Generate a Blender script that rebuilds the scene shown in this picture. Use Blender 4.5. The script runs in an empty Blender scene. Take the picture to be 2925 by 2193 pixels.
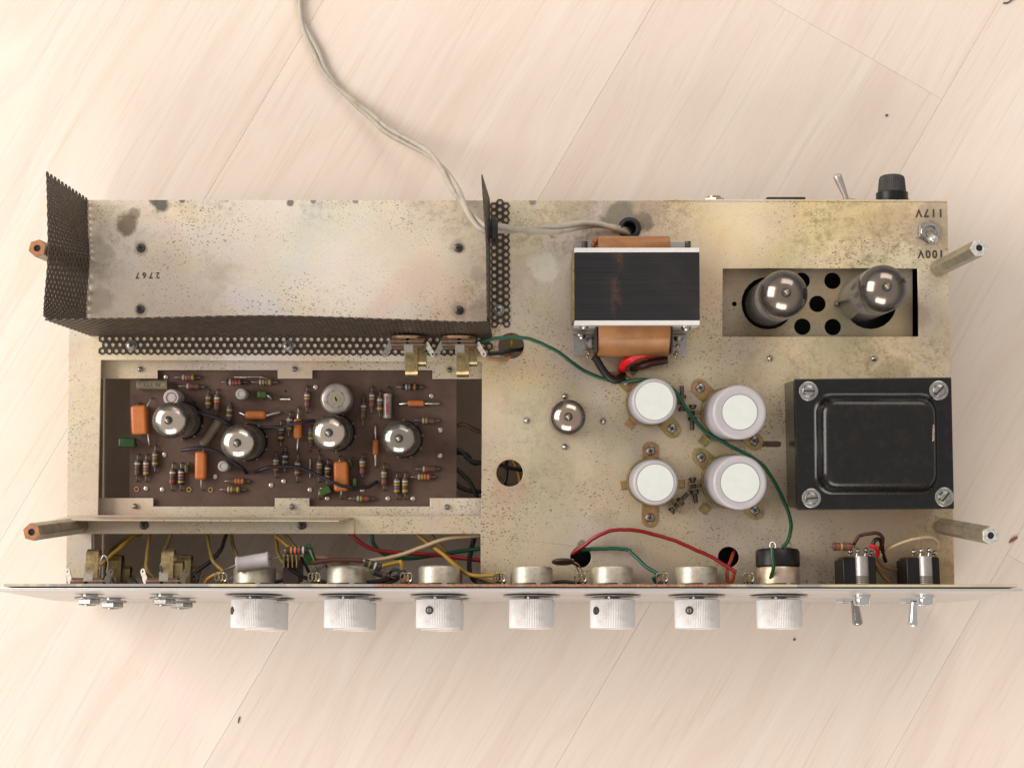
import bpy, math, random
import numpy as np
from mathutils import Vector, Matrix, Euler
from mathutils.geometry import tessellate_polygon
random.seed(7)
sc = bpy.context.scene
COL = sc.collection
# ---------------------------------------------------------------- units and camera
# All sizes are written in "u": 1 u = 0.18 mm (one photo pixel at deck height); S turns u into metres.
S = 0.00018
F = 4400.0                      # focal length in photo pixels
CX, CY = 1462.5, 1096.5
nad = Vector((37.5 / F, -204.0 / F, -1)).normalized()      # straight down, seen from the camera
zc = -nad
xc = (Vector((1, 0, 0)) - zc * zc.x).normalized()
yc = zc.cross(xc)
R3 = Matrix((xc, yc, zc))       # camera -> world
CAM = -(R3 @ Vector((0, 0, -1))) * F
def P(px, py, z=0.0):
    d = R3 @ Vector(((px - CX) / F, -(py - CY) / F, -1))
    t = (z - CAM.z) / d.z
    return CAM + d * t
def proj(v):
    c = R3.transposed() @ (Vector(v) - CAM)
    return (CX + F * c.x / -c.z, CY - F * c.y / -c.z)

cd = bpy.data.cameras.new('camera'); cam = bpy.data.objects.new('camera', cd); COL.objects.link(cam)
cd.sensor_width = 36.0; cd.sensor_fit = 'HORIZONTAL'; cd.lens = 36.0 * F / 2925.0
cd.clip_start = 0.01; cd.clip_end = 100
cam.matrix_world = Matrix.Translation(CAM * S) @ R3.to_4x4()
sc.camera = cam
# ---------------------------------------------------------------- world, lamps, exposure
w = bpy.data.worlds.new('World'); sc.world = w; w.use_nodes = True
bg = w.node_tree.nodes['Background']
bg.inputs[0].default_value = (1.0, 0.945, 0.895, 1); bg.inputs[1].default_value = 0.44
def area_lamp(name, loc, target, sx, sy, power, col):
    l = bpy.data.lights.new(name, 'AREA'); l.shape = 'RECTANGLE'; l.size = sx; l.size_y = sy
    l.energy = power; l.color = col
    o = bpy.data.objects.new(name, l); COL.objects.link(o); o.location = loc
    o.rotation_euler = (Vector(target) - Vector(loc)).to_track_quat('-Z', 'Y').to_euler()
area_lamp('window_light', (-2.3, 0.55, 1.45), (0.0, 0, 0), 2.0, 1.7, 68, (1.0, 0.955, 0.91))
area_lamp('far_window_light', (-0.35, -2.3, 1.5), (0, 0, 0), 1.9, 1.3, 40, (1.0, 0.965, 0.94))
area_lamp('rear_fill_light', (0.75, 2.2, 1.7), (0, 0, 0), 2.0, 1.3, 20, (1.0, 0.95, 0.90))  # added rear lamp, gives metal and glass brighter reflections
sc.view_settings.view_transform = 'Standard'; sc.view_settings.look = 'None'
sc.view_settings.exposure = 0.13; sc.view_settings.gamma = 1.0
sc.cycles.use_denoising = True
sc.cycles.max_bounces = 8; sc.cycles.transparent_max_bounces = 12
sc.cycles.caustics_reflective = False; sc.cycles.caustics_refractive = False
# ---------------------------------------------------------------- mesh builder
class MB:
    def __init__(s): s.v = []; s.f = []; s.m = []
    def add(s, vs, fs, mat=0, M=None):
        n = len(s.v)
        for p in vs:
            p = Vector(p)
            if M is not None: p = M @ p
            s.v.append(p)
        for f in fs: s.f.append([i + n for i in f]); s.m.append(mat)
        return s
    def box(s, c, d, mat=0, M=None):
        x, y, z = (k / 2 for k in d); cx, cy, cz = c
        vs = [(cx + a * x, cy + b * y, cz + e * z) for e in (-1, 1) for b in (-1, 1) for a in (-1, 1)]
        return s.add(vs, [(0, 2, 3, 1), (4, 5, 7, 6), (0, 1, 5, 4), (2, 6, 7, 3), (0, 4, 6, 2), (1, 3, 7, 5)], mat, M)
    def lathe(s, prof, seg=24, mat=0, M=None, mats=None, cap=True, a0=0.0):
        vs = []; fs = []; ms = []
        n = len(prof)
        for r, z in prof:
            for k in range(seg):
                a = a0 + 2 * math.pi * k / seg
                vs.append((r * math.cos(a), r * math.sin(a), z))
        for i in range(n - 1):
            for k in range(seg):
                k2 = (k + 1) % seg
                fs.append((i * seg + k, i * seg + k2, (i + 1) * seg + k2, (i + 1) * seg + k)); ms.append(mats[i] if mats else mat)
        if cap:
            if prof[0][0] > 1e-6: fs.append(tuple(reversed(range(seg)))); ms.append(mats[0] if mats else mat)
            if prof[-1][0] > 1e-6: fs.append(tuple(range((n - 1) * seg, n * seg))); ms.append(mats[-1] if mats else mat)
        k0 = len(s.m); s.add(vs, fs, mat, M)
        for i, mm in enumerate(ms): s.m[k0 + i] = mm
        return s
    def tube(s, pts, r, seg=8, mat=0, M=None, cap=True):
        pts = [Vector(p) for p in pts]; n = len(pts)
        rs = r if isinstance(r, (list, tuple)) else [r] * n
        tan = [(pts[min(i + 1, n - 1)] - pts[max(i - 1, 0)]).normalized() for i in range(n)]
        up = Vector((0, 0, 1)) if abs(tan[0].z) < .9 else Vector((1, 0, 0))
        nx = (up - tan[0] * up.dot(tan[0])).normalized()
        vs = []; fs = []
        for i in range(n):
            nx = (nx - tan[i] * nx.dot(tan[i])).normalized(); ny = tan[i].cross(nx)
            for k in range(seg):
                a = 2 * math.pi * k / seg
                vs.append(pts[i] + (nx * math.cos(a) + ny * math.sin(a)) * rs[i])
        for i in range(n - 1):
            for k in range(seg):
                k2 = (k + 1) % seg
                fs.append((i * seg + k, i * seg + k2, (i + 1) * seg + k2, (i + 1) * seg + k))
        if cap: fs.append(tuple(reversed(range(seg)))); fs.append(tuple(range((n - 1) * seg, n * seg)))
        return s.add(vs, fs, mat, M)
    def prism(s, loops, z0, z1, mat=0, M=None):
        """outer loop + holes (2D, outer counter-clockwise) pulled up from z0 to z1"""
        flat = [p for l in loops for p in l]; N = len(flat)
        tri = tessellate_polygon([[Vector((p[0], p[1], 0)) for p in l] for l in loops])
        vs = [(p[0], p[1], z1) for p in flat] + [(p[0], p[1], z0) for p in flat]
        fs = []
        for t in tri:
            a, b, c = (Vector(flat[i]) for i in t)
            t = tuple(t) if (b - a).cross(c - a) > 0 else tuple(reversed(t))
            fs.append(t); fs.append(tuple(i + N for i in reversed(t)))
        k = 0
        for li, l in enumerate(loops):
            n = len(l)
            area = sum(l[i][0] * l[(i + 1) % n][1] - l[(i + 1) % n][0] * l[i][1] for i in range(n))
            outw = (area > 0) == (li == 0)
            for i in range(n):
                a, b = k + i, k + (i + 1) % n
                fs.append((a, a + N, b + N, b) if outw else (b, b + N, a + N, a))
            k += n
        return s.add(vs, fs, mat, M)
    def ball(s, c, r, mat=0, seg=10, rings=6, sq=1.0):
        prof = [(r * math.sin(math.pi * i / rings), -r * sq * math.cos(math.pi * i / rings)) for i in range(rings + 1)]
        prof[0] = (0, -r * sq); prof[-1] = (0, r * sq)
        return s.lathe(prof, seg, mat, Matrix.Translation(Vector(c)), cap=False)
def circ(cx, cy, r, n=24, ry=None):
    return [(cx + r * math.cos(2 * math.pi * k / n), cy + (ry or r) * math.sin(2 * math.pi * k / n)) for k in range(n)]
def aim(a, b):
    """matrix putting local +Z from a towards b, origin at a"""
    a = Vector(a); d = Vector(b) - a
    return Matrix.Translation(a) @ d.to_track_quat('Z', 'Y').to_matrix().to_4x4()
def spline(pts, n=8):
    pts = [Vector(p) for p in pts]; out = []
    e = [pts[0] * 2 - pts[1]] + pts + [pts[-1] * 2 - pts[-2]]
    for i in range(1, len(e) - 2):
        p0, p1, p2, p3 = e[i - 1:i + 3]
        for k in range(n):
            t = k / n
            out.append(0.5 * ((2 * p1) + (p2 - p0) * t + (2 * p0 - 5 * p1 + 4 * p2 - p3) * t * t + (3 * p1 - p0 - 3 * p2 + p3) * t ** 3))
    out.append(pts[-1]); return out
def mesh_of(name, mb, mats, smooth=35, off=Vector((0, 0, 0))):
    me = bpy.data.meshes.new(name)
    me.from_pydata([tuple((p - off) * S) for p in mb.v], [], mb.f)
    for m in (mats if isinstance(mats, (list, tuple)) else [mats]): me.materials.append(m)
    if len(me.materials) > 1: me.polygons.foreach_set('material_index', mb.m)
    if smooth:
        me.polygons.foreach_set('use_smooth', [True] * len(me.polygons))
        me.update(); me.set_sharp_from_angle(angle=math.radians(smooth))
    me.update(); return me
def obj(name, mb, mats, parent=None, smooth=35, bevel=0, loc=None, off=Vector((0, 0, 0)), seg=2):
    me = mb if isinstance(mb, bpy.types.Mesh) else mesh_of(name, mb, mats, smooth, off)
    o = bpy.data.objects.new(name, me); COL.objects.link(o)
    if parent is not None: o.parent = parent
    if loc is not None: o.location = Vector(loc) * S
    if bevel:
        b = o.modifiers.new('edge', 'BEVEL'); b.width = bevel * S; b.segments = seg; b.limit_method = 'ANGLE'; b.angle_limit = math.radians(40)
    return o
def tag(o, label, cat, group=None, kind=None):
    if label: o['label'] = label
    if cat: o['category'] = cat
    if group: o['group'] = group
    if kind: o['kind'] = kind
    return o
def thing(name, label, cat, loc, rot=(0, 0, 0), group=None):
    o = bpy.data.objects.new(name, None); COL.objects.link(o)
    o.empty_display_size = 0.005
    o.location = Vector(loc) * S; o.rotation_euler = rot
    return tag(o, label, cat, group)
def single(name, mb, mats, label, cat, group=None, smooth=35, bevel=0):
    off = sum(mb.v, Vector()) / len(mb.v); off.z = min(p.z for p in mb.v)
    o = obj(name, mb, mats, None, smooth, bevel, loc=off, off=off)
    return tag(o, label, cat, group)
# ---------------------------------------------------------------- materials
class NT:
    def __init__(s, name):
        s.mat = bpy.data.materials.new(name); s.mat.use_nodes = True
        s.t = s.mat.node_tree; s.b = s.t.nodes['Principled BSDF']; s.out = s.t.nodes['Material Output']
    def n(s, ty, **kw):
        x = s.t.nodes.new(ty)
        for k, v in kw.items(): setattr(x, k, v)
        return x
    def l(s, a, b): s.t.links.new(a, b)
    def val(s, sock, v):
        if isinstance(v, (int, float)): sock.default_value = v
        elif isinstance(v, tuple): sock.default_value = v if len(v) == 4 or sock.type == 'VECTOR' else v + (1,)
        else: s.l(v, sock)
    def math(s, op, a, b=0.0, clamp=False):
        x = s.n('ShaderNodeMath', operation=op, use_clamp=clamp); s.val(x.inputs[0], a); s.val(x.inputs[1], b); return x.outputs[0]
    def mix(s, f, a, b, mode='MIX'):
        x = s.n('ShaderNodeMix', data_type='RGBA', blend_type=mode); s.val(x.inputs[0], f); s.val(x.inputs[6], a); s.val(x.inputs[7], b); return x.outputs[2]
    def co(s, scale=(1, 1, 1), rot=(0, 0, 0), loc=(0, 0, 0), src='Object', add=None):
        tc = s.n('ShaderNodeTexCoord'); o = tc.outputs[src]
        if add is not None:
            va = s.n('ShaderNodeVectorMath', operation='ADD'); s.l(o, va.inputs[0]); s.l(add, va.inputs[1]); o = va.outputs[0]
        mp = s.n('ShaderNodeMapping'); s.l(o, mp.inputs[0])
        mp.inputs['Scale'].default_value = scale; mp.inputs['Rotation'].default_value = rot; mp.inputs['Location'].default_value = loc
        return mp.outputs[0]
    def noise(s, scale, vec=None, det=4, rough=.55, dist=0.0):
        x = s.n('ShaderNodeTexNoise'); x.inputs['Scale'].default_value = scale; x.inputs['Detail'].default_value = det
        x.inputs['Roughness'].default_value = rough; x.inputs['Distortion'].default_value = dist
        s.l(vec if vec is not None else s.co(), x.inputs['Vector']); return x.outputs['Fac']
    def ramp(s, fac, a, b, lo=0.0, hi=1.0):
        x = s.n('ShaderNodeMapRange', clamp=True); s.val(x.inputs[0], fac); x.inputs[1].default_value = a; x.inputs[2].default_value = b
        x.inputs[3].default_value = lo; x.inputs[4].default_value = hi; return x.outputs[0]
    def bump(s, h, strength=.2, dist=.0002):
        x = s.n('ShaderNodeBump'); x.inputs['Strength'].default_value = strength; x.inputs['Distance'].default_value = dist
        s.l(h, x.inputs['Height']); s.l(x.outputs[0], s.b.inputs['Normal'])
    def base(s, c): s.val(s.b.inputs['Base Color'], c)
    def rough(s, r): s.val(s.b.inputs['Roughness'], r)
    def metal(s, m): s.val(s.b.inputs['Metallic'], m)
    def spec(s, v): s.val(s.b.inputs['Specular IOR Level'], v)
def dk(c, k): return tuple(x * k for x in c)
def M(name, col, rough=.5, metal=0.0, var=.25, scale=250, bump=0.0, dirt=None, dirt_amt=.5, spec=None):
    """plain worn material: mottled colour, uneven gloss, optional dirt blotches"""
    m = NT(name)
    n1 = m.noise(scale); n2 = m.noise(scale * 4.3)
    c = m.mix(m.ramp(n1, .3, .7), dk(col, 1 - var), dk(col, 1 + var * .35))
    c = m.mix(m.ramp(n2, .55, .75, 0, var), c, dk(col, .45))
    if dirt: c = m.mix(m.math('MULTIPLY', m.ramp(m.noise(scale * .7, det=6, rough=.7), .52, .66), dirt_amt), c, dirt)
    m.base(c); m.metal(metal); m.rough(m.ramp(n2, .3, .7, max(rough - .08, .03), min(rough + .1, 1)))
    if spec is not None: m.spec(spec)
    if bump: m.bump(n2, bump)
    return m.mat
def mat_plated(name, spots=(), tint=(1, 1, 1), flecks=1.0, washes=(), grime=()):
    """zinc plated steel: pale, faintly iridescent, flecked and stained. spots: (x, y, radius, colour, strength) in u"""
    m = NT(name)
    big = m.noise(9, det=3); hue = m.noise(14, m.co(loc=(3, 7, 1)), det=2, dist=.8); hue2 = m.noise(11, m.co(loc=(9, 2, 5)), det=3, dist=1.2)
    c = m.mix(m.ramp(big, .35, .65), (.645 * tint[0], .51 * tint[1], .345 * tint[2]), (.78 * tint[0], .655 * tint[1], .485 * tint[2]))
    c = m.mix(m.ramp(hue, .53, .66, 0, .58), c, (.78, .60, .30))
    c = m.mix(m.ramp(hue, .46, .34, 0, .42), c, (.66, .60, .60))
    c = m.mix(m.ramp(hue2, .55, .68, 0, .45), c, (.60, .585, .40))
    c = m.mix(m.ramp(hue2, .45, .36, 0, .55), c, (.70, .49, .35))
    dirt = m.noise(28, m.co(loc=(1, 4, 8)), det=7, rough=.72)
    c = m.mix(m.ramp(dirt, .54, .72, 0, .6), c, (.36, .265, .15))
    c0 = (1, 1, 1, 1)
    # short dark flecks at mixed angles
    area = m.ramp(m.noise(22, m.co(loc=(5, 1, 2)), det=3), .40, .62)
    jit = m.n('ShaderNodeTexNoise'); jit.inputs['Scale'].default_value = 420; jit.inputs['Detail'].default_value = 3
    m.l(m.co(), jit.inputs['Vector'])
    for i, (rot, sc_, big_) in enumerate(((.5, (470, 860, 600), .27), (2.0, (500, 940, 600), .27), (1.2, (430, 640, 500), .24), (2.7, (640, 900, 700), .27), (.2, (180, 230, 200), .14))):
        vo = m.n('ShaderNodeTexVoronoi', feature='F1'); vo.inputs['Scale'].default_value = 1.0
        ja = m.n('ShaderNodeVectorMath', operation='MULTIPLY_ADD'); m.l(jit.outputs['Color'], ja.inputs[0]); ja.inputs[1].default_value = (.85,) * 3; m.l(m.co(scale=sc_, rot=(0, 0, rot), loc=(i * 7, i * 3, 0)), ja.inputs[2])
        m.l(ja.outputs[0], vo.inputs['Vector']); sep = m.n('ShaderNodeSeparateColor'); m.l(vo.outputs['Color'], sep.inputs[0])
        rad = m.math('MULTIPLY', m.math('MULTIPLY', m.math('POWER', sep.outputs[0], 1.7), m.ramp(area, 0, 1, .50, 1.30)), big_ * .98)
        k = m.ramp(m.math('SUBTRACT', rad, vo.outputs['Distance']), -.03, .03)
        c = m.mix(m.math('MULTIPLY', k, .74 * flecks), c, (.19, .14, .085))
    fine = m.noise(1500, det=3)
    c = m.mix(m.ramp(fine, .35, .65, .16, 0), c, (.25, .2, .14))
    # long scratches
    sc1 = m.noise(1.0, m.co(scale=(30, 2600, 40), rot=(0, 0, .35)), det=1)
    c = m.mix(m.math('MULTIPLY', m.ramp(sc1, .73, .76), .35), c, (.75, .70, .6))
    wob = m.n('ShaderNodeTexNoise'); wob.inputs['Scale'].default_value = 90; wob.inputs['Detail'].default_value = 6; wob.inputs['Roughness'].default_value = .7
    m.l(m.co(), wob.inputs['Vector'])
    off = m.n('ShaderNodeVectorMath', operation='SUBTRACT'); m.l(wob.outputs['Color'], off.inputs[0]); off.inputs[1].default_value = (.5, .5, .5)
    for (x, y, r, colr, st) in washes:
        di = m.n('ShaderNodeVectorMath', operation='DISTANCE'); m.l(m.co(), di.inputs[0]); di.inputs[1].default_value = (x * S, y * S, 0)
        dd = m.math('ADD', di.outputs['Value'], m.math('MULTIPLY', m.math('SUBTRACT', m.noise(24, det=5), .5), r * S * .8))
        c0 = m.mix(m.ramp(dd, r * S * .55, r * S * 1.2, st, 0), c0, colr)
    c = m.mix(1.0, c, c0, 'MULTIPLY') if washes else c
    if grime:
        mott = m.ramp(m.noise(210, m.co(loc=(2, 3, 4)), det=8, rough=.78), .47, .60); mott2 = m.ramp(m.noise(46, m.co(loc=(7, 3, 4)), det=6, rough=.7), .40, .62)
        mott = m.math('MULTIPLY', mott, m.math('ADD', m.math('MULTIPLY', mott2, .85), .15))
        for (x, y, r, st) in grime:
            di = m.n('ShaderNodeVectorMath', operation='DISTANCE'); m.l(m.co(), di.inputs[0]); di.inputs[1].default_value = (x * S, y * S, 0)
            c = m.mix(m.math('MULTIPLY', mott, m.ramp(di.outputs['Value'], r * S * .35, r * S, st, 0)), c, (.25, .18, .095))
    for (x, y, r, colr, st) in spots:
        sca = m.n('ShaderNodeVectorMath', operation='SCALE'); m.l(off.outputs[0], sca.inputs[0]); sca.inputs['Scale'].default_value = r * S * 1.9
        ad = m.n('ShaderNodeVectorMath', operation='ADD'); m.l(sca.outputs[0], ad.inputs[0]); m.l(m.co(), ad.inputs[1])
        di = m.n('ShaderNodeVectorMath', operation='DISTANCE'); m.l(ad.outputs[0], di.inputs[0]); di.inputs[1].default_value = (x * S, y * S, 0)
        c = m.mix(m.ramp(di.outputs['Value'], r * S * .72, r * S * 1.08, st, 0), c, colr)
    m.base(c); m.metal(.40)
    m.rough(m.ramp(dirt, .4, .7, .42, .62))
    c2 = m.mix(m.math('MULTIPLY', m.ramp(m.noise(520, m.co(loc=(4, 4, 1)), det=6, rough=.8), .52, .70), .20), c, (.30, .235, .15)); m.base(c2)
    m.bump(m.noise(900, det=3), .14, .0001)
    return m.mat
def mat_floor():
    m = NT('pale_oak')
    oi = m.n('ShaderNodeObjectInfo')
    cmb = m.n('ShaderNodeCombineXYZ'); r1 = m.math('MULTIPLY', oi.outputs['Random'], 7.0); m.l(r1, cmb.inputs[0]); m.l(m.math('MULTIPLY', oi.outputs['Random'], 13.0), cmb.inputs[1]); m.l(r1, cmb.inputs[2])
    warp = m.noise(1.0, m.co(scale=(4.5, 16, 1), add=cmb.outputs[0]), det=2)
    v0 = m.co(scale=(2.6, 70, 1), add=cmb.outputs[0])
    dv = m.n('ShaderNodeCombineXYZ'); m.l(m.math('MULTIPLY', warp, 6.0), dv.inputs[1])
    av = m.n('ShaderNodeVectorMath', operation='ADD'); m.l(v0, av.inputs[0]); m.l(dv.outputs[0], av.inputs[1])
    g1 = m.noise(1.0, av.outputs[0], det=4, rough=.6)
    g2 = m.noise(1.0, m.co(scale=(11, 420, 1), add=cmb.outputs[0]), det=3, rough=.6)
    fine = m.noise(1.0, m.co(scale=(40, 1500, 1), add=cmb.outputs[0]), det=2)
    tone = m.noise(1.0, m.co(scale=(3, 9, 1), add=cmb.outputs[0]), det=2)
    c = m.mix(m.ramp(tone, .3, .7), (.80, .678, .572), (.828, .705, .60))
    c = m.mix(m.ramp(g1, .50, .68, 0, .40), c, (.71, .56, .46))
    c = m.mix(m.ramp(g1, .46, .34, 0, .5), c, (.845, .745, .645))
    c = m.mix(m.ramp(g2, .55, .70, 0, .38), c, (.65, .52, .42))
    c = m.mix(m.ramp(fine, .58, .75, 0, .22), c, (.5, .39, .3))
    pore = m.noise(1.0, m.co(scale=(26, 620, 1), add=cmb.outputs[0]), det=1)
    c = m.mix(m.ramp(pore, .66, .74, 0, .10), c, (.50, .38, .29))
    bri = m.ramp(oi.outputs['Random'], 0, 1, .94, 1.03)
    hs = m.n('ShaderNodeHueSaturation'); m.l(c, hs.inputs['Color']); m.l(bri, hs.inputs['Value'])
    m.base(hs.outputs[0]); m.rough(m.ramp(g2, .3, .7, .46, .6)); m.spec(.35)
    m.bump(m.math('ADD', g2, m.math('MULTIPLY', fine, .5)), .12, .0002)
    return m.mat
def mat_glass(name, tint=(.93, .91, .88), zl=140):
    m = NT(name); t = m.n('ShaderNodeBsdfTransparent'); t.inputs[0].default_value = tint + (1,)
    g = m.n('ShaderNodeBsdfGlossy'); g.inputs['Roughness'].default_value = .03
    lw = m.n('ShaderNodeFresnel'); lw.inputs['IOR'].default_value = 1.5
    dirt = m.n('ShaderNodeBsdfDiffuse'); dirt.inputs[0].default_value = (.56, .51, .45, 1)
    mx = m.n('ShaderNodeMixShader'); m.l(m.math('ADD', m.math('MULTIPLY', lw.outputs[0], 1.2), .02, True), mx.inputs[0]); m.l(t.outputs[0], mx.inputs[1]); m.l(g.outputs[0], mx.inputs[2])
    tc = m.n('ShaderNodeTexCoord'); sp = m.n('ShaderNodeSeparateXYZ'); m.l(tc.outputs['Object'], sp.inputs[0])
    haze = m.math('ADD', m.ramp(m.noise(160, det=5), .35, .75, .02, .10), m.ramp(sp.outputs[2], zl * S, (zl - 45) * S, 0, .18))  # haze mixed in low down lightens the dark lower glass
    m2 = m.n('ShaderNodeMixShader'); m.l(haze, m2.inputs[0]); m.l(mx.outputs[0], m2.inputs[1]); m.l(dirt.outputs[0], m2.inputs[2])
    m.l(m2.outputs[0], m.out.inputs[0]); return m.mat
def mat_getter(name, col, edge, lo, hi, rough=.09):
    """silvery flash inside a bulb, browning and thinning to clear towards its lower rim (object z in u from lo to hi)"""
    m = NT(name); tc = m.n('ShaderNodeTexCoord'); sp = m.n('ShaderNodeSeparateXYZ'); m.l(tc.outputs['Object'], sp.inputs[0])
    z = m.math('ADD', sp.outputs[2], m.math('MULTIPLY', m.math('SUBTRACT', m.noise(95, det=3), .5), 30 * S))
    f = m.ramp(z, lo * S, hi * S)
    m.base(m.mix(m.ramp(f, .25, .75), edge, col)); m.metal(.95); m.rough(rough)
    m.val(m.b.inputs['Alpha'], m.ramp(f, .02, .28)); return m.mat

MAT = {}
def mats():
    d = MAT
    d['floor'] = mat_floor()
    d['steel'] = M('dull_steel', (.42, .39, .35), .38, .85, .3, 400)
    d['screw'] = M('screw_steel', (.50, .48, .45), .30, .95, .35, 900, dirt=(.12, .09, .06), dirt_amt=.5)
    d['dark_screw'] = M('darkened_screw', (.16, .145, .13), .4, .8, .35, 900)
    d['recess'] = M('recess_dark', (.015, .013, .012), .7, 0, .2, 900)
    d['cage'] = M('browned_perforated_steel', (.060, .041, .029), .5, .35, .4, 260, dirt=(.12, .075, .042), dirt_amt=.6)
    d['alu'] = M('pale_aluminium', (.86, .83, .80), .42, .5, .06, 300)
    d['knob'] = M('turned_aluminium', (.88, .845, .82), .55, .10, .05, 200, dirt=(.58, .50, .44), dirt_amt=.4)
    d['knob_face'] = M('polished_aluminium', (.85, .83, .81), .16, 1.0, .08, 200)
    d['chrome'] = M('chrome', (.78, .78, .78), .08, 1.0, .08, 500)
    d['nickel'] = M('pitted_nickel', (.52, .50, .47), .22, .95, .3, 700, dirt=(.2, .16, .12), dirt_amt=.4)
    d['can_metal'] = M('pot_can_zinc', (.60, .545, .44), .42, .65, .18, 420, dirt=(.28, .21, .12), dirt_amt=.45)
    d['tan_can'] = M('tan_can', (.60, .47, .36), .35, .6, .15, 300, dirt=(.62, .33, .08), dirt_amt=.8)
    d['brass'] = M('tarnished_brass', (.45, .34, .17), .36, .9, .4, 420, dirt=(.20, .13, .07), dirt_amt=.6)
    d['gold_plate'] = M('yellow_passivated_steel', (.46, .37, .15), .38, .75, .4, 260, dirt=(.42, .22, .14), dirt_amt=.8)
    d['pink_plate'] = M('rosy_passivated_steel', (.50, .29, .15), .38, .75, .35, 260, dirt=(.40, .36, .12), dirt_amt=.8)
    d['solder'] = M('solder', (.62, .59, .54), .25, .95, .3, 900, dirt=(.25, .15, .07), dirt_amt=.6)
    d['tin'] = M('tinned_wire', (.66, .63, .58), .25, .95, .2, 800)
    d['phenolic'] = M('brown_phenolic', (.17, .075, .035), .5, 0, .35, 500)
    d['dark_phenolic'] = M('dark_phenolic', (.045, .022, .018), .5, 0, .35, 500)
    d['black'] = M('black_bakelite', (.009, .008, .008), .38, 0, .3, 400, spec=.35)
    d['rubber'] = M('black_rubber', (.020, .018, .017), .6, 0, .3, 400)
    d['bell'] = M('black_crackle_paint', (.0065, .0055, .005), .22, 0, .25, 300, bump=.05, dirt=(.028, .019, .013), dirt_amt=.3, spec=.5)
    d['paper'] = M('oiled_coil_paper', (.35, .15, .048), .45, 0, .2, 90, dirt=(.20, .08, .025), dirt_amt=.5)
    d['can'] = M('grey_can_sleeve', (.44, .41, .415), .48, .1, .08, 120)
    d['disc'] = M('white_card_disc', (.62, .635, .60), .6, 0, .05, 200)
    d['board'] = M('brown_fibre_board', (.150, .090, .068), .6, 0, .3, 60, dirt=(.095, .055, .042), dirt_amt=.5, spec=.25)
    d['orange'] = M('orange_dipped_film', (.64, .19, .045), .42, 0, .16, 150, dirt=(.36, .09, .02), dirt_amt=.4)
    d['olive'] = M('olive_tubular', (.20, .165, .10), .5, 0, .25, 200)
    d['greycap'] = M('grey_tubular', (.47, .43, .43), .45, 0, .12, 200)
    d['silvercap'] = M('silver_tubular', (.44, .37, .34), .4, .3, .2, 300)
    d['whitecap'] = M('white_electrolytic', (.60, .55, .53), .45, 0, .12, 300)
    d['green'] = M('green_film', (.012, .06, .012), .35, 0, .3, 200)
    d['palegreen'] = M('pale_green_film', (.055, .125, .022), .38, 0, .3, 200)
    d['w_green'] = M('green_wire', (.004, .095, .045), .35, 0, .12, 300)
    d['w_red'] = M('red_wire', (.30, .008, .012), .35, 0, .15, 300)
    d['w_bright'] = M('bright_red_sleeve', (.70, .012, .016), .3, 0, .1, 300)
    d['w_orange'] = M('orange_red_wire', (.50, .07, .02), .35, 0, .15, 300)
    d['w_yellow'] = M('yellow_wire', (.40, .235, .03), .4, 0, .2, 300)
    d['w_dim'] = M('grubby_yellow_wire', (.27, .17, .042), .45, 0, .25, 300)
    d['w_cream'] = M('cream_wire', (.58, .42, .25), .4, 0, .15, 300)
    d['w_tan'] = M('tan_wire', (.40, .235, .125), .4, 0, .15, 300)
    d['w_black'] = M('black_wire', (.012, .011, .011), .4, 0, .2, 300)
    d['w_violet'] = M('violet_black_wire', (.022, .016, .027), .42, 0, .3, 200)
    d['w_brown'] = M('dark_brown_wire', (.075, .018, .012), .4, 0, .2, 300)
    d['cord'] = M('grubby_ivory_cord', (.50, .44, .355), .45, 0, .10, 130, dirt=(.2, .155, .11), dirt_amt=.35)
    d['res'] = M('brown_resistor', (.125, .066, .046), .45, 0, .25, 400)
    d['res_dark'] = M('dark_resistor', (.03, .021, .018), .4, 0, .25, 400)
    d['res_grey'] = M('grey_brown_resistor', (.095, .072, .055), .45, 0, .25, 400)
    for k, c in dict(W=(.50, .48, .44), O=(.58, .17, .04), V=(.20, .12, .20), Y=(.46, .31, .03), R=(.38, .05, .045), N=(.16, .07, .04), G=(.22, .23, .19), E=(.20, .17, .06), T=(.42, .29, .13)).items():
        d['band_' + k] = M('band_paint_' + k.lower(), c, .45, 0, .15, 400)
    d['eyelet'] = M('tinned_eyelet', (.68, .58, .50), .3, .8, .25, 900)
    d['brass_ring'] = M('brass_eyelet', (.62, .42, .14), .3, .9, .25, 900)
    d['ink'] = M('stamped_ink', (.075, .055, .038), .7, 0, .5, 900)
    d['red_ink'] = M('red_print', (.38, .04, .05), .6, 0, .3, 900)
    d['faint_ink'] = M('faint_print', (.11, .088, .055), .6, 0, .3, 900)
    d['hex'] = M('raw_hex_brass', (.46, .41, .30), .38, .7, .3, 120, dirt=(.16, .12, .08), dirt_amt=.55)
    d['hex_rust'] = M('coppery_hex', (.44, .20, .095), .5, .4, .3, 300, dirt=(.26, .11, .05), dirt_amt=.6)
    d['hex_pale'] = M('cut_hex_face', (.68, .65, .60), .45, .5, .35, 700)
    d['glass'] = mat_glass('tube_glass')
    d['smoke'] = mat_glass('smoky_glass', (.82, .78, .73), 285)
    d['smoke_small'] = mat_glass('rosy_glass', (.86, .80, .75), 130)
    d['plate_metal'] = M('anode_grey', (.34, .32, .29), .5, .3, .3, 300)
    d['mica'] = M('mica', (.70, .65, .58), .35, .1, .3, 300)
mats()
MAT['alu_dull'] = M('dull_aluminium', (.50, .46, .44), .42, .7, .12, 300)
MAT['orange_resin'] = M('amber_resin', (.36, .11, .02), .15, 0, .3, 300)
MAT['lead_grey'] = M('grey_lead', (.20, .17, .15), .4, .7, .3, 500)
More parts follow.
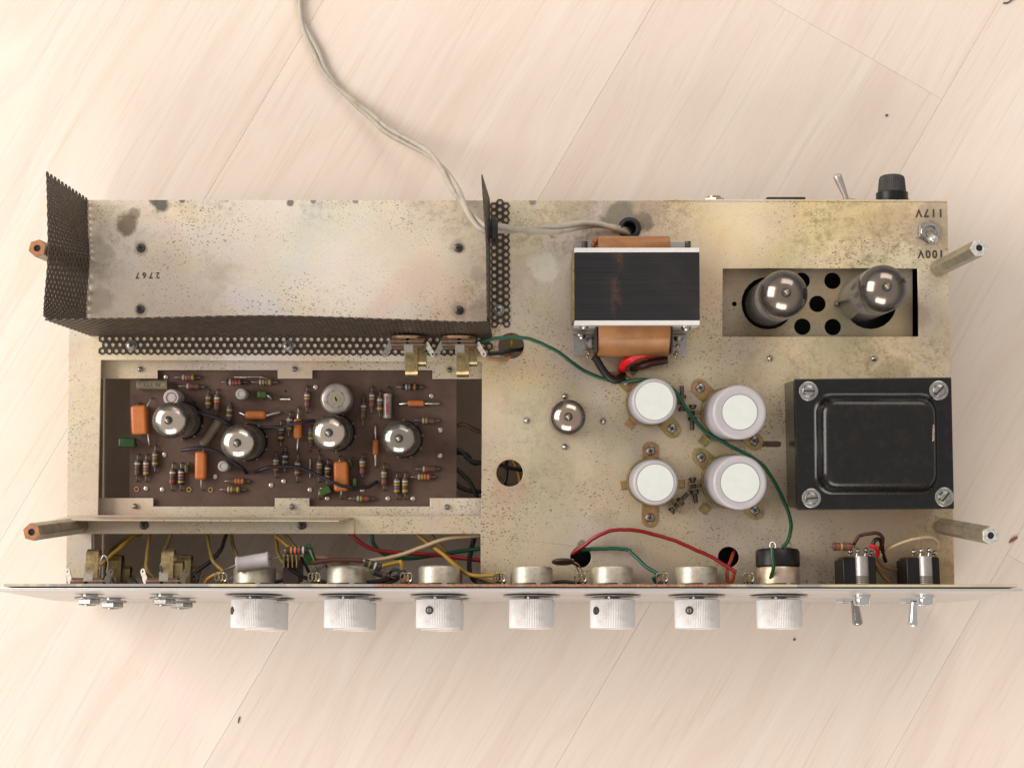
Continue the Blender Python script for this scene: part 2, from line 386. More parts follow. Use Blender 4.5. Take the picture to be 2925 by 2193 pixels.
MAT['faint_grey'] = M('grey_print', (.34, .31, .30), .5, 0, .2, 300); MAT['olive_green'] = M('olive_film', (.075, .085, .03), .4, 0, .3, 300)
MAT['tin_can'] = M('tarnished_tin', (.58, .52, .47), .38, .65, .2, 420, dirt=(.26, .19, .14), dirt_amt=.7); MAT['pale_wax'] = M('waxed_disc', (.46, .42, .29), .45, .2, .2, 300)
MAT['dull_tin'] = M('dull_tinned_brass', (.50, .45, .39), .35, .8, .25, 500, dirt=(.30, .17, .08), dirt_amt=.5)
MAT['chrome_soft'] = M('worn_chrome', (.66, .65, .64), .3, .9, .1, 500)
MAT['fuse_cap'] = M('worn_bakelite', (.040, .034, .028), .5, 0, .35, 300)
MAT['green_front'] = M('green_dip', (.015, .085, .02), .3, 0, .3, 200)
MAT['w_orange_y'] = M('orange_yellow_wire', (.52, .25, .02), .4, 0, .15, 300); MAT['w_leaf'] = M('leaf_green_wire', (.02, .085, .025), .4, 0, .15, 300)
MAT['chip'] = M('bark_chip', (.26, .095, .04), .7, 0, .3, 900); MAT['speck'] = M('dark_speck', (.09, .06, .05), .8, 0, .3, 900)
MAT['tan_disc'] = M('tan_phenolic', (.40, .24, .13), .45, 0, .2, 300)
MAT['dark_chrome'] = M('dull_chrome', (.40, .38, .36), .14, 1.0, .1, 400)
MAT['chip_grey'] = M('bared_grey', (.30, .24, .21), .6, 0, .5, 900)
# ================================================================ setting: floor of planks
ZF = -350.0
def build_floor():
    base = MB(); base.box((0, 0, ZF - 14), (14000, 12000, 8))
    fl = obj('floor', base, M('joint_dark', (.34, .26, .19), .8, 0, .2, 100), None, smooth=0)
    fl['kind'] = 'structure'
    A1, A2 = P(1855, 30, ZF), P(1535, 560, ZF); B1, B2 = P(2845, 20, ZF), P(2585, 480, ZF); C1 = P(2700, 1890, ZF)
    d = ((A1 - A2).normalized() + (B1 - B2).normalized()); d.z = 0; d.normalize()
    ang = math.atan2(d.y, d.x); nrm = Vector((-d.y, d.x, 0))
    tA, tB, tC = A1.dot(nrm), B1.dot(nrm), C1.dot(nrm)
    W = (tA - tC) / 2
    cuts = {0: [P(2440, 140, ZF).dot(d)], 2: [P(2890, 1590, ZF).dot(d)]}
    seams = {0: tA, 1: tB, 2: tC}
    def seam(i): return seams.get(i, tA - i * W if i < 0 else tC - (i - 2) * W)
    rnd = random.Random(3)
    for i in range(-5, 6):
        t0, t1 = seam(i + 1), seam(i)
        js = cuts.get(i, [rnd.choice((-1, 1)) * rnd.uniform(3300, 4200)])
        ss = [-6500] + sorted(js) + [6500]
        for a, b in zip(ss[:-1], ss[1:]):
            mb = MB(); L, Wd = b - a - .5, t1 - t0 - .5
            mb.box((0, 0, -5), (L, Wd, 10))
            o = obj('plank', mb, MAT['floor'], fl, smooth=0, bevel=.6, seg=1)
            c = d * ((a + b) / 2) + nrm * ((t0 + t1) / 2); o.location = (c.x * S, c.y * S, ZF * S); o.rotation_euler = (0, 0, ang)
build_floor()
# ================================================================ panel frame
PA, PB = P(1453, 1686, 295), P(1453, 1721, ZF)
PV = (PA - PB).normalized(); ALPHA = math.atan2(PV.y, PV.z)
PROT = (math.pi / 2 - ALPHA, 0, 0)              # local +Z points out of the front panel, +Y up along it
PN = Vector((0, -math.cos(ALPHA), math.sin(ALPHA)))
def panel_pt(px, z):
    k = (z - PB.z) / (PA.z - PB.z); q = PB + (PA - PB) * k
    py = proj(q)[1]; x = P(px, py, z).x
    return Vector((x, q.y, z))
# ================================================================ shared small meshes
def pan_screw(r=13.0, h=8.0, slot=False):
    mb = MB(); mb.lathe([(r, 0), (r, h * .35), (r * .82, h * .8), (r * .5, h), (0, h * 1.02)], 20, 0, cap=False)
    if slot: mb.box((0, 0, h * .98), (r * 1.75, r * .24, h * .35), 1)
    else:
        mb.box((0, 0, h * .95), (r * 1.05, r * .26, h * .3), 1); mb.box((0, 0, h * .95), (r * .26, r * 1.05, h * .31), 1)
    return mb
SCREW = mesh_of('screw', pan_screw(), [MAT['screw'], MAT['recess']])
DSCREW = mesh_of('screw_dark', pan_screw(), [MAT['dark_screw'], MAT['recess']])
_rv = MB(); _rv.lathe([(9, 0), (8.5, 4), (5, 8), (0, 9.5)], 14, 0, cap=False)
RIVET = mesh_of('rivet', _rv, MAT['nickel'])
_pn = MB(); _pn.lathe([(8, 0), (7.5, 8), (5, 11), (0, 12)], 12, 0, cap=False)
PEG = mesh_of('peg', _pn, MAT['nickel'])
def put(name, me, parent, v, off, rz=0.0, scl=1.0):
    o = obj(name, me, None, parent, loc=Vector(v) - off); o.rotation_euler = (0, 0, rz); o.scale = (scl,) * 3; return o
def text_mesh(s, size, mat, extrude=.3, spacing=1.0, align='CENTER', bold=.6):
    cu = bpy.data.curves.new('lettering', 'FONT'); cu.body = s; cu.size = size * S; cu.align_x = align; cu.align_y = 'CENTER'
    cu.extrude = extrude * S; cu.offset = bold * S; cu.space_character = spacing
    o = bpy.data.objects.new('tmp', cu); COL.objects.link(o)
    dg = bpy.context.evaluated_depsgraph_get(); me = bpy.data.meshes.new_from_object(o.evaluated_get(dg))
    bpy.data.objects.remove(o); me.materials.clear(); me.materials.append(mat); me.name = 'lettering'; return me
# ================================================================ chassis
O0 = Vector((0, 0, 0))
def p2(px, py, z=0): v = P(px, py, z); return (v.x, v.y)
def build_chassis():
    ch = thing('amplifier_chassis', 'flecked zinc plated amplifier chassis with cut-out windows and a pale aluminium front panel', 'chassis', O0)
    spots = []
    for px, py, r, c, s_ in ((366, 640, 36, (.23, .165, .11), .85), (385, 610, 20, (.25, .18, .12), .7), (458, 584, 26, (.145, .135, .115), .95), (440, 574, 16, (.15, .14, .12), .9),
                             (520, 572, 10, (.16, .15, .13), .9), (828, 580, 12, (.17, .15, .13), .9), (895, 574, 9, (.18, .16, .14), .8), (1015, 576, 9, (.2, .17, .13), .7), (1522, 577, 12, (.2, .18, .15), .8),
                             (1768, 622, 52, (.215, .195, .15), .8), (1836, 636, 32, (.15, .125, .09), .8), (1555, 765, 46, (.83, .80, .66), .55), 
                             (2650, 660, 70, (.42, .33, .25), .5), (2690, 600, 60, (.40, .31, .24), .5), (1456, 1400, 60, (.55, .38, .27), .5), (2550, 1075, 60, (.36, .28, .16), .45), (2620, 900, 40, (.40, .32, .2), .4),
                             (275, 720, 46, (.42, .36, .27), .55), (280, 860, 44, (.44, .37, .28), .5), (1380, 880, 40, (.42, .35, .26), .55), (1365, 780, 26, (.42, .35, .26), .45), (1355, 600, 40, (.45, .37, .3), .5),
                             (1670, 1345, 36, (.74, .64, .46), .4), (1780, 1310, 44, (.74, .64, .46), .35), (2420, 620, 80, (.62, .50, .27), .4), (2540, 640, 70, (.52, .40, .22), .45), (1640, 588, 60, (.44, .35, .25), .4), (1850, 590, 50, (.42, .33, .24), .45),
                             (700, 1490, 26, (.40, .33, .24), .4), (403, 708, 24, (.36, .29, .2), .5), (401, 883, 24, (.36, .29, .2), .4), (1309, 708, 24, (.36, .29, .2), .5), (1311, 886, 26, (.36, .29, .2), .5), (1456, 1351, 50, (.60, .40, .27), .6), (1624, 1200, 66, (.52, .40, .29), .45), (1660, 1556, 16, (.2, .17, .12), .8)):
        v = P(px, py, 0); spots.append((v.x, v.y, r, c, s_))
    washes = []
    for px, py, r, c, s_ in ((560, 740, 420, (1.25, 1.32, 1.56), 1), (1000, 760, 420, (1.24, 1.30, 1.48), 1), (240, 1250, 330, (1.1, 1.16, 1.30), 1), (700, 1500, 420, (1.06, 1.08, 1.12), 1), (2350, 660, 420, (1.20, 1.17, 1.05), 1), (2400, 1010, 260, (1.22, 1.18, 1.05), 1), (1850, 1450, 560, (.92, .90, .87), 1), (2640, 1560, 200, (.86, .80, .76), 1)):  # tarnish tints; the wide mid-deck one paints in a darker reflection
        v = P(px, py, 0); washes.append((v.x, v.y, r, c + (1,), s_))
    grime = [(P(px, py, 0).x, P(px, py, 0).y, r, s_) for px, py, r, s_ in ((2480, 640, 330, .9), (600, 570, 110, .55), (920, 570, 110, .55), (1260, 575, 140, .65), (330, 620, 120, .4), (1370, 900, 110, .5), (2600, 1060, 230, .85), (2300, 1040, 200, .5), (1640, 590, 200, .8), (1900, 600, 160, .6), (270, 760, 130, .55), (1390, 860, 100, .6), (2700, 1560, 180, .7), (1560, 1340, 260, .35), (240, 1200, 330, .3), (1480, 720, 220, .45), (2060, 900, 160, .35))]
    plated = MAT['plated'] = mat_plated('zinc_plate', spots, washes=washes, grime=grime)
    plain = MAT['plated2'] = mat_plated('zinc_plate_bracket', (), (1.1, 1.15, 1.25), .9)
    outline = [p2(*q) for q in ((200, 571), (188, 1690), (262, 1690), (262, 1525), (1373, 1525), (1373, 1690), (2727, 1690), (2706, 574))]
    holes = [[p2(*q) for q in ((289, 1028), (280, 1471), (1375, 1473), (1377, 1033))],
             [p2(*q) for q in ((2065, 767), (2064, 961), (2624, 961), (2621, 767))]]
    def hole(px, py, r, ry=None, n=28): v = P(px, py, 0); holes.append(circ(v.x, v.y, r, n, ry))
    for q in ((1798, 653, 27), (1460, 987, 37), (1456, 1351, 38), (1659, 1591, 29.5), (2081, 1591, 29.5), (1800, 1046, 27)): hole(*q)
    v = P(2203, 1268); holes.append([(v.x - 22 + 8 * math.cos(a), v.y + 8 * math.sin(a)) for a in np.linspace(math.pi / 2, 1.5 * math.pi, 6)] + [(v.x + 22 + 8 * math.cos(a), v.y + 8 * math.sin(a)) for a in np.linspace(-math.pi / 2, math.pi / 2, 6)])
    mb = MB(); mb.prism([outline] + holes, -6, 0)
    obj('deck', mb, plated, ch, smooth=0, bevel=1.2, seg=1)
    # one side wall reaches the floor; the others stop short, letting light in
    def wall(name, a, b, th, z0, z1, m=plain):
        a, b = Vector(p2(*a)), Vector(p2(*b)); n = (b - a).normalized(); n = Vector((-n.y, n.x)) * th
        mb = MB(); mb.prism([[a, b, b + n, a + n]], z0, z1); return obj(name, mb, m, ch, smooth=0)
    wall('side_wall', (201, 571), (189, 1690), 6, ZF + 4, -6.2)
    wall('side_wall', (2726, 1690), (2705, 575), 6, -235, -6.2)
    wall('rear_wall', (2700, 575), (206, 572), 6, ZF + 170, -6.2)
    mb = MB(); v = P(1800, 655, -70); mb.box((v.x, v.y - 20, -60), (220, 150, 3)); obj('added_shade_sheet', mb, MAT['black'], ch, smooth=0)  # added black sheet keeps the cord hole dark
    wall('rear_cover_plate', (2704, 571.5), (1895, 569), 5, -178, 2.5)
    wall('cutout_lip', (262, 1525), (262, 1640), 5, -84, -6.2)
    # the socket plate sunk under its window, with black sheets added below to make the void dark
    zp = -46
    mb = MB(); o = [p2(*q, zp) for q in ((2040, 745), (2040, 985), (2607, 985), (2606, 745))]
    hs = []
    for px, py, r in ((2378, 802, 24), (2335, 868, 24), (2292, 933, 24), (2379, 934, 24), (2290, 802, 24), (2193, 866, 76), (2486, 865, 76), (2098, 868, 7)):
        v = P(px, py, zp); hs.append(circ(v.x, v.y, r, 24))
    mb.prism([o] + hs, zp - 5, zp)
    obj('socket_plate', mb, mat_plated('dull_zinc_plate', (), (.62, .58, .53), .8), ch, smooth=0)
    for px, py, r in ((2389, 868, 1),): put('peg', PEG, ch, P(px, py, zp), O0)
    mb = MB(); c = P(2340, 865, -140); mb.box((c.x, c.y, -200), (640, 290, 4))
    obj('dark_void_floor', mb, MAT['black'], ch, smooth=0)
    mb = MB(); c = P(2615, 865, -100); mb.box((c.x + 8, c.y, -104), (5, 260, 180)); obj('dark_void_wall', mb, MAT['black'], ch, smooth=0)
    mb = MB(); c = P(2340, 740, -100); mb.box((c.x, c.y, -104), (640, 5, 180)); obj('dark_void_wall', mb, MAT['black'], ch, smooth=0)
    mb = MB(); a_, b_ = P(1600, 1520, -150), P(2160, 1672, -150); mb.box(((a_.x + b_.x) / 2, (a_.y + b_.y) / 2, -150), (b_.x - a_.x, a_.y - b_.y, 3)); obj('added_shade_sheet', mb, MAT['black'], ch, smooth=0)  # added black sheet so the front round holes look black
    # brackets carrying the circuit board
    zb = -44
    up = ((283, 1012), (283, 1081), (450, 1081), (450, 1057), (793, 1057), (793, 1081), (892, 1081), (892, 1057), (1235, 1057), (1235, 1082), (1384, 1082), (1384, 1012))
    lo = ((274, 1486), (1384, 1486), (1384, 1422), (1228, 1422), (1228, 1446), (884, 1446), (884, 1422), (785, 1422), (785, 1446), (438, 1446), (438, 1422), (274, 1422))
    for pts in (up, lo):
        mb = MB(); mb.prism([[p2(*q, zb) for q in pts]], zb - 5, zb); obj('board_bracket', mb, plain, ch, smooth=0, bevel=1, seg=1)
    for px, py in ((401, 1055), (842, 1055), (1284, 1057), (386, 1445), (833, 1446), (1277, 1447)): put('peg', PEG, ch, P(px, py, zb), O0)
    # stiffening angle along the bar between the two windows
    mb = MB(); mb.prism([[p2(*q, 4) for q in ((190, 1482), (190, 1524), (1012, 1524), (1012, 1482))]], 0.4, 4.5)
    obj('stiffener', mb, plain, ch, smooth=0, bevel=1, seg=1)
    b0, b1, t0, t1 = P(190, 1474, 4), P(1011, 1477, 4), P(155, 1483, 104), P(968, 1486, 104)
    th = Vector((0, -4, 0)); vs = [b0, b1, t1, t0] + [q + th for q in (b0, b1, t1, t0)]
    mb = MB(); mb.add(vs, [(3, 2, 1, 0), (4, 5, 6, 7), (0, 1, 5, 4), (1, 2, 6, 5), (2, 3, 7, 6), (3, 0, 4, 7)]); obj('stiffener_web', mb, plain, ch, smooth=0, bevel=.8, seg=1)
    for i, (px, py) in enumerate(((412, 1499), (862, 1499))): put('screw', DSCREW, ch, P(px, py, 4.5), O0, .5 + i)
    for i, (px, py) in enumerate(((403, 708), (401, 883), (1309, 708), (1311, 886))): put('screw', DSCREW, ch, P(px, py, 0), O0, .3 + .7 * i, 1.0)
    for px, py in ((1613, 1132), (1504, 1201), (1723, 1203), (1613, 1276), (2198, 1024), (2496, 1024)): put('rivet', RIVET, ch, P(px, py, 0), O0)
    put('rivet', mesh_of('pin', MB().lathe([(3.5, 0), (3, 3), (0, 4)], 10, cap=False), MAT['screw']), ch, P(2675, 1476, 0), O0)
    # grommet in the cord hole
    v = P(1798, 653); mb = MB()
    mb.lathe([(19, -4), (19, 5), (23, 9), (30, 7), (33, 1), (33, -2)], 28, 0, Matrix.Translation((v.x, v.y, 0)), cap=False); obj('grommet', mb, MAT['rubber'], ch)
    # lettering
    for s_, px, py, size, sp in (('2767', 422, 786, 24, 1.75), ('117V', 2655, 608, 31, 1.42), ('100V', 2659, 725, 31, 1.32)):
        o = obj('lettering', text_mesh(s_, size, MAT['ink'], .25, sp, bold=.5 if s_ == '2767' else 1.1), None, ch, loc=P(px, py, .5)); o.rotation_euler = (0, 0, math.pi)
        o.scale = (.92, 1, 1)
    # steel front plate and aluminium panel (both lie in the slanted panel frame)
    fr = Matrix.Translation(Vector((0, PA.y, PA.z))) @ Euler(PROT).to_matrix().to_4x4()
    xl, xr = P(-22, 1686, 295).x, P(2922, 1682, 295).x
    Hh = (PA - PB).length - 4
    def plate(x0, x1, y0, y1, r):
        pts = [(x1, y1), (x0, y1)]
        pts += [(x0 + r + r * math.cos(a), y0 + r + r * math.sin(a)) for a in np.linspace(math.pi, 1.5 * math.pi, 9)]
        pts += [(x1 - r + r * math.cos(a), y0 + r + r * math.sin(a)) for a in np.linspace(1.5 * math.pi, 2 * math.pi, 9)]
        return pts
    m = NT('panel_aluminium'); n1 = m.noise(1.0, m.co(scale=(8, 900, 8)), det=3); n2 = m.noise(40, det=5)
    m.base(m.mix(m.ramp(n1, .3, .7), (.58, .555, .54), (.68, .655, .64))); m.metal(.7); m.rough(m.ramp(n2, .35, .7, .30, .46))
    mb = MB(); mb.prism([plate(xl, xr, -Hh, 0, 150)], -6, 0, M=fr); obj('front_panel', mb, m.mat, ch, smooth=40, bevel=1.2, seg=2)
    # top edge of the steel plate: plated, bare grey and rusted stretches
    m = NT('weathered_plate'); tc = m.n('ShaderNodeTexCoord'); sp = m.n('ShaderNodeSeparateXYZ'); m.l(tc.outputs['Object'], sp.inputs[0])
    x = m.math('ADD', sp.outputs[0], m.math('MULTIPLY', m.math('SUBTRACT', m.noise(60, det=6), .5), .05))
    c = m.mix(m.ramp(m.noise(120, det=5), .4, .6), (.52, .44, .29), (.60, .50, .33))
    grey = m.math('MULTIPLY', m.ramp(m.noise(1.0, m.co(scale=(60, 5, 5)), det=4), .47, .53), .8)
    c = m.mix(m.math('MULTIPLY', m.ramp(x, (2400 - CX) * S, (2360 - CX) * S), grey), c, (.26, .25, .25))
    inr = m.math('MULTIPLY', m.ramp(x, (1080 - CX) * S, (1110 - CX) * S), m.ramp(x, (2075 - CX) * S, (2045 - CX) * S))
    rust = m.mix(m.ramp(m.noise(700, det=5), .35, .65), (.24, .105, .06), (.42, .215, .13))
    c = m.mix(m.math('MULTIPLY', inr, m.ramp(m.noise(160, det=5), .25, .42)), c, rust)
    m.base(c); m.rough(.55); m.metal(.25)
    mb = MB(); mb.prism([plate(xl + 30, xr - 14, -Hh + 20, 2, 150)], -17, -10, M=fr); obj('front_plate', mb, m.mat, ch, smooth=40, bevel=.8, seg=1)
    return ch
build_chassis()
# ================================================================ perforated cage
def perforated(mb, A, B, pos, nrm, p=20.0, r=5.9, th=3.0, swap=False, off0=0.0):
    """hex lattice of holes over A x B; pos(a, b) -> point, nrm(a, b) -> outward normal; border cells give the saw-tooth edge"""
    R = p / math.sqrt(3); rows = p * math.sqrt(3) / 2
    na = int(A / p); nb = int(B / rows)
    hexa = [(math.sin(math.pi / 3 * k), math.cos(math.pi / 3 * k)) for k in range(6)]
    for j in range(nb):
        for i in range(na):
            ca = p * (i + .5) + (p / 2 if j % 2 else 0) + off0; cb = rows * (j + .5)
            if ca > A: continue
            rim = []; hol = []
            for k in range(6):
                x0, y0 = hexa[k]; x1, y1 = hexa[(k + 1) % 6]
                rim += [(x0 * R, y0 * R), ((x0 + x1) / 2 * R, (y0 + y1) / 2 * R)]
            for k in range(12):
                a = math.pi / 6 * k; hol.append((r * math.sin(a), r * math.cos(a)))
            vs = []
            edge = i == 0 or i == na - 1 or j == 0 or j == nb - 1
            for k_, t in ((rim, 0), (hol, 0), (hol, 1), (rim, 1)):
                for (u, v) in k_:
                    a, b = ca + u, cb + v
                    q = pos(b, a) if swap else pos(a, b)
                    n_ = nrm(b, a) if swap else nrm(a, b)
                    vs.append(q - n_ * (th * t))
            fs = []
            for k in range(12):
                k2 = (k + 1) % 12
                fs.append((k, k2, 12 + k2, 12 + k)); fs.append((12 + k, 12 + k2, 24 + k2, 24 + k)); fs.append((24 + k, 24 + k2, 36 + k2, 36 + k))
                if edge: fs.append((36 + k, 36 + k2, k2, k))
            mb.add(vs, fs)
def build_cage():
    L = P(830, 962, 0)
    cg = thing('perforated_cage', 'dark brown perforated steel cage of three walls standing on the plated deck', 'cage', L)
    H = 400.0; m = MAT['cage']
    def poly(pts, t):
        t = min(max(t, 0), 1) * (len(pts) - 1); i = min(int(t), len(pts) - 2); return pts[i].lerp(pts[i + 1], t - i)
    def wall(base, top, flip, bow=0.0):
        bl = sum((base[i + 1] - base[i]).length for i in range(len(base) - 1))
        def pos(a, b):
            t = a / bl; q = poly(base, t).lerp(poly(top, t), b / H); return q
        d = (base[-1] - base[0]).normalized(); n_ = Vector((d.y, -d.x, 0)) * (1 if flip else -1)
        return bl, pos, (lambda a, b: n_)
    def smooth(pts, n=7): return spline(pts, n)
    lb = smooth([P(250, 566, 0), P(252, 660, 0), P(256, 745, 0), P(246, 890, 0), P(257, 960, 0)])
    lt = smooth([P(134, 489, H), P(137, 600, H), P(138, 735, H), P(128, 860, H), P(126, 914, H)])
    bl, pos, nr = wall(lb, lt, False); mb = MB(); perforated(mb, bl, H, pos, nr); obj('side_wall', mb, m, cg, off=L, smooth=0)
    fb = smooth([P(257, 960, 0), P(540, 961, 0), P(830, 962, 0), P(1110, 964, 0), P(1380, 966, 0), P(1401, 956, 0)])
    ft = smooth([P(126, 914, H), P(420, 909, H), P(760, 903, H), P(1090, 912, H), P(1370, 921, H), P(1393, 908, H)])
    bl, pos, nr = wall(fb, ft, True); mb = MB(); perforated(mb, bl, H, pos, nr); obj('front_wall', mb, m, cg, off=L, smooth=0)
    rb = [P(1401, 956, 0), P(1401, 760, 0), P(1400, 570, 0)]; rt = [P(1393, 908, H), P(1391, 700, H), P(1377, 494, H)]
    bl, pos, nr = wall(rb, rt, True); mb = MB(); perforated(mb, bl, H, pos, nr); obj('side_wall', mb, m, cg, off=L, smooth=0)
    up = lambda a, b: Vector((0, 0, 1))
    c0 = P(281, 1011, 3); c1 = P(1398, 1015, 3); d = (c1 - c0).normalized(); n_ = Vector((-d.y, d.x, 0))
    mb = MB(); perforated(mb, (c1 - c0).length, 58, lambda a, b: c0 + d * a + n_ * b, up, th=3.5); obj('front_flange', mb, m, cg, off=L, smooth=0)
    e0 = P(1404, 936, 3); e1 = P(1402, 571, 3); d2 = (e1 - e0).normalized(); n2 = Vector((d2.y, -d2.x, 0))
    mb = MB(); perforated(mb, (e1 - e0).length, 56, lambda a, b: e0 + d2 * b + n2 * a, up, th=3.5, swap=True); obj('side_flange', mb, m, cg, off=L, smooth=0)
    for i, (px, py) in enumerate(((376, 987), (823, 987), (1425, 886))):
        v = P(px, py, 3); mb = MB(); mb.lathe([(16, 0), (16, 2.5), (9, 3)], 20, 0); obj('washer', mb, MAT['steel'], cg, loc=v - L); put('screw', SCREW, cg, v + Vector((0, 0, 2.5)), L, .4 + i)
    # rubber grommet where the cord passes the side wall
    g = P(1402, 656, 150); mb = MB()
    Mx = Matrix.Translation(g) @ Euler((0, math.pi / 2, 0)).to_matrix().to_4x4() @ Matrix.Diagonal((1.0, 1.05, 1, 1))
    mb.lathe([(12, -14), (30, -14), (34, -9), (34, -4), (24, -3), (24, 3), (34, 4), (34, 14), (28, 20), (12, 20)], 24, 0, Mx, cap=False); obj('grommet', mb, MAT['rubber'], cg, off=L)
build_cage()
# ================================================================ standoffs
def standoff(base, top, face, label, body='hex'):
    b, t = Vector(base), Vector(top); L = (t - b).length
    T = thing('standoff', label, 'standoff', b, group='hexagonal standoffs at the chassis corners')
    Mx = aim(b, t)
    hexa = [(24 * math.cos(math.pi / 3 * k + .3), 24 * math.sin(math.pi / 3 * k + .3)) for k in range(6)]
    mb = MB(); mb.prism([hexa], 1, L - 5, M=Mx); obj('shaft', mb, MAT[body], T, off=b, smooth=0, bevel=1.5, seg=1)
    mb = MB(); mb.prism([[(x * .98, y * .98) for x, y in hexa], circ(0, 0, 9, 16)], L - 5.2, L, M=Mx); obj('end_face', mb, MAT[face], T, off=b, smooth=0, bevel=.8, seg=1)
    mb = MB(); mb.lathe([(9.2, L - 4.9), (0, L - 4.8)], 16, M=Mx, cap=False); obj('bore', mb, MAT['recess'], T, off=b)
tl = P(106, 709, 400)
standoff((tl.x, tl.y, 0), tl, 'hex_rust', 'coppery hex standoff poking out beside the perforated side wall', 'hex')
standoff(P(2679, 767, 0), P(2798, 708, 400), 'hex_pale', 'brass hex standoff leaning out beside the stamped 100V lettering')
standoff(P(231, 1500, 4), P(90, 1519, 400), 'hex_rust', 'hex standoff with coppery end by the long stiffener above the jacks')
standoff(P(2690, 1502, 0), P(2831, 1529, 400), 'hex_pale', 'grimy hex standoff leaning out between the black transformer and toggle switches')
# ================================================================ vacuum tubes
def tube_profile(r, h, tipr=8.5, k=.62):
    zt = h - 15; z1 = zt - r * k
    pr = [(r * .96, 0), (r, 4), (r, z1)]
    for i in range(1, 10):
        a = math.pi / 2 * i / 10; pr.append((r * math.cos(a), z1 + r * k * math.sin(a)))
    pr += [(tipr + 3, zt - 1), (tipr, zt + 2), (tipr, zt + 9), (tipr * .7, zt + 13), (0, h)]
    return pr, z1, zt
TUBE = {}
def tube_meshes(kind):
    if kind in TUBE: return TUBE[kind]
    r, h, k = dict(bright=(50.5, 192, .54), grey=(50.5, 192, .56), small=(48, 225, .58), power=(65, 350, .78))[kind]
    pr, z1, zt = tube_profile(r, h, 10 if kind == 'power' else 8.5, k)
    mb = MB(); mb.lathe(pr, 40, cap=False); gl = mesh_of('bulb_' + kind, mb, MAT[{'power': 'smoke', 'small': 'smoke_small'}.get(kind, 'glass')], 60)
    col, edge, lo, hi = dict(bright=((.95, .84, .74), (.15, .10, .06), z1 + 1, z1 + 12), grey=((.50, .45, .41), (.035, .028, .022), z1 - 6, z1 + 16),
                             small=((.74, .60, .51), (.10, .065, .045), z1 - 22, z1 + 10), power=((.43, .355, .31), (.02, .014, .011), z1 - 16, z1 + 58))[kind]
    gm = mat_getter('getter_' + kind, col, edge, lo, hi, .19)
    mb = MB(); g = [(rr_ - 2.2, z) for rr_, z in pr if z1 - 1 < z < zt - 2]; g = ([(r - 2.2, z1 - 24), (r - 2.2, z1 - 8)] if kind in ('power', 'small') else []) + g + [(11.5, zt - 4)]
    mb.lathe(g, 40, cap=False); ge = mesh_of('getter_' + kind, mb, gm, 60)
    mb = MB(); mb.lathe([(r * .34, 22), (r * .34, z1 - 18)], 16, M=Matrix.Diagonal((1.7, 1, 1, 1)))
    mb.box((0, r * .55, z1 * .5), (5, 5, z1 * .85)); mb.box((0, -r * .55, z1 * .5), (5, 5, z1 * .85))
    an = mesh_of('anode_' + kind, mb, MAT['plate_metal'], 40)
    mb = MB(); t = [((r - 5 - (5 if i % 2 else 0)) * math.cos(math.pi / 12 * i), (r - 5 - (5 if i % 2 else 0)) * math.sin(math.pi / 12 * i)) for i in range(24)]
    mb.prism([t], z1 - 5, z1 - 2); mb.prism([t], 20, 23); mi = mesh_of('mica_' + kind, mb, MAT['mica'], 0)
    mb = MB(); mb.lathe([(r + 3, -34), (r + 3, -4), (r + 1, 0), (r - 2, 0)], 30, cap=False); so = mesh_of('socket_' + kind, mb, MAT['black'], 40)
    mb = MB(); mb.lathe([(9.5 if kind == 'power' else 7.5, zt + 1), (8.5, zt + 9), (4, zt + 13), (0, zt + 14)], 14, cap=False); ti = mesh_of('tip_' + kind, mb, MAT['steel'], 60)
    mb = MB()
    for i in range(9):
        a = 2 * math.pi * i / 9; mb.box((r + 4.5, 0, -8), (4, 5, 6), M=Matrix.Rotation(a, 4, 'Z'))
    co = mesh_of('contact_' + kind, mb, MAT['brass'], 0)
    TUBE[kind] = (gl, ge, an, mi, so, ti, co, h); return TUBE[kind]
def vacuum_tube(tip, zb, kind, label, lean=(0, 0), socket=True, rz=0.0):
    gl, ge, an, mi, so, ti, co, h = tube_meshes(kind)
    t = P(tip[0], tip[1], zb + h)
    T = thing('vacuum_tube', label, 'vacuum tube', (t.x - h * lean[0], t.y - h * lean[1], zb), (-lean[1], lean[0], rz), 'glass vacuum tubes')
    obj('bulb', gl, None, T); obj('getter_flash', ge, None, T); obj('anode', an, None, T); obj('mica_spacer', mi, None, T); obj('tip', ti, None, T)
    if socket: obj('socket', so, None, T); obj('contact_ring', co, None, T)
vacuum_tube((474, 1198), -40, 'bright', 'silver topped tube on the brown board beside the large orange capacitor', (-.03, -.01), rz=.4)
vacuum_tube((669, 1261), -40, 'bright', 'silver topped tube beside the slanting grey tubular on the brown board', (-.02, .0), rz=1.7)
vacuum_tube((934, 1231), -40, 'bright', 'silver topped tube directly in front of the round metal trimmer can', (-.01, .01), rz=2.6)
vacuum_tube((1138, 1252), -40, 'grey', 'dark grey topped tube nearest the end of the brown circuit board', (0, 0), rz=.9)
vacuum_tube((1624, 1190), 0, 'small', 'small rosy topped tube standing alone on the deck between four rivets', (0, 0), False)
vacuum_tube((2250, 833), -58, 'power', 'big smoky power tube in the sunken plate nearer the output transformer', (0, 0), False)
vacuum_tube((2541, 820), -58, 'power', 'big smoky power tube in the sunken plate nearer the voltage switch', (.01, .0), False, rz=1.2)
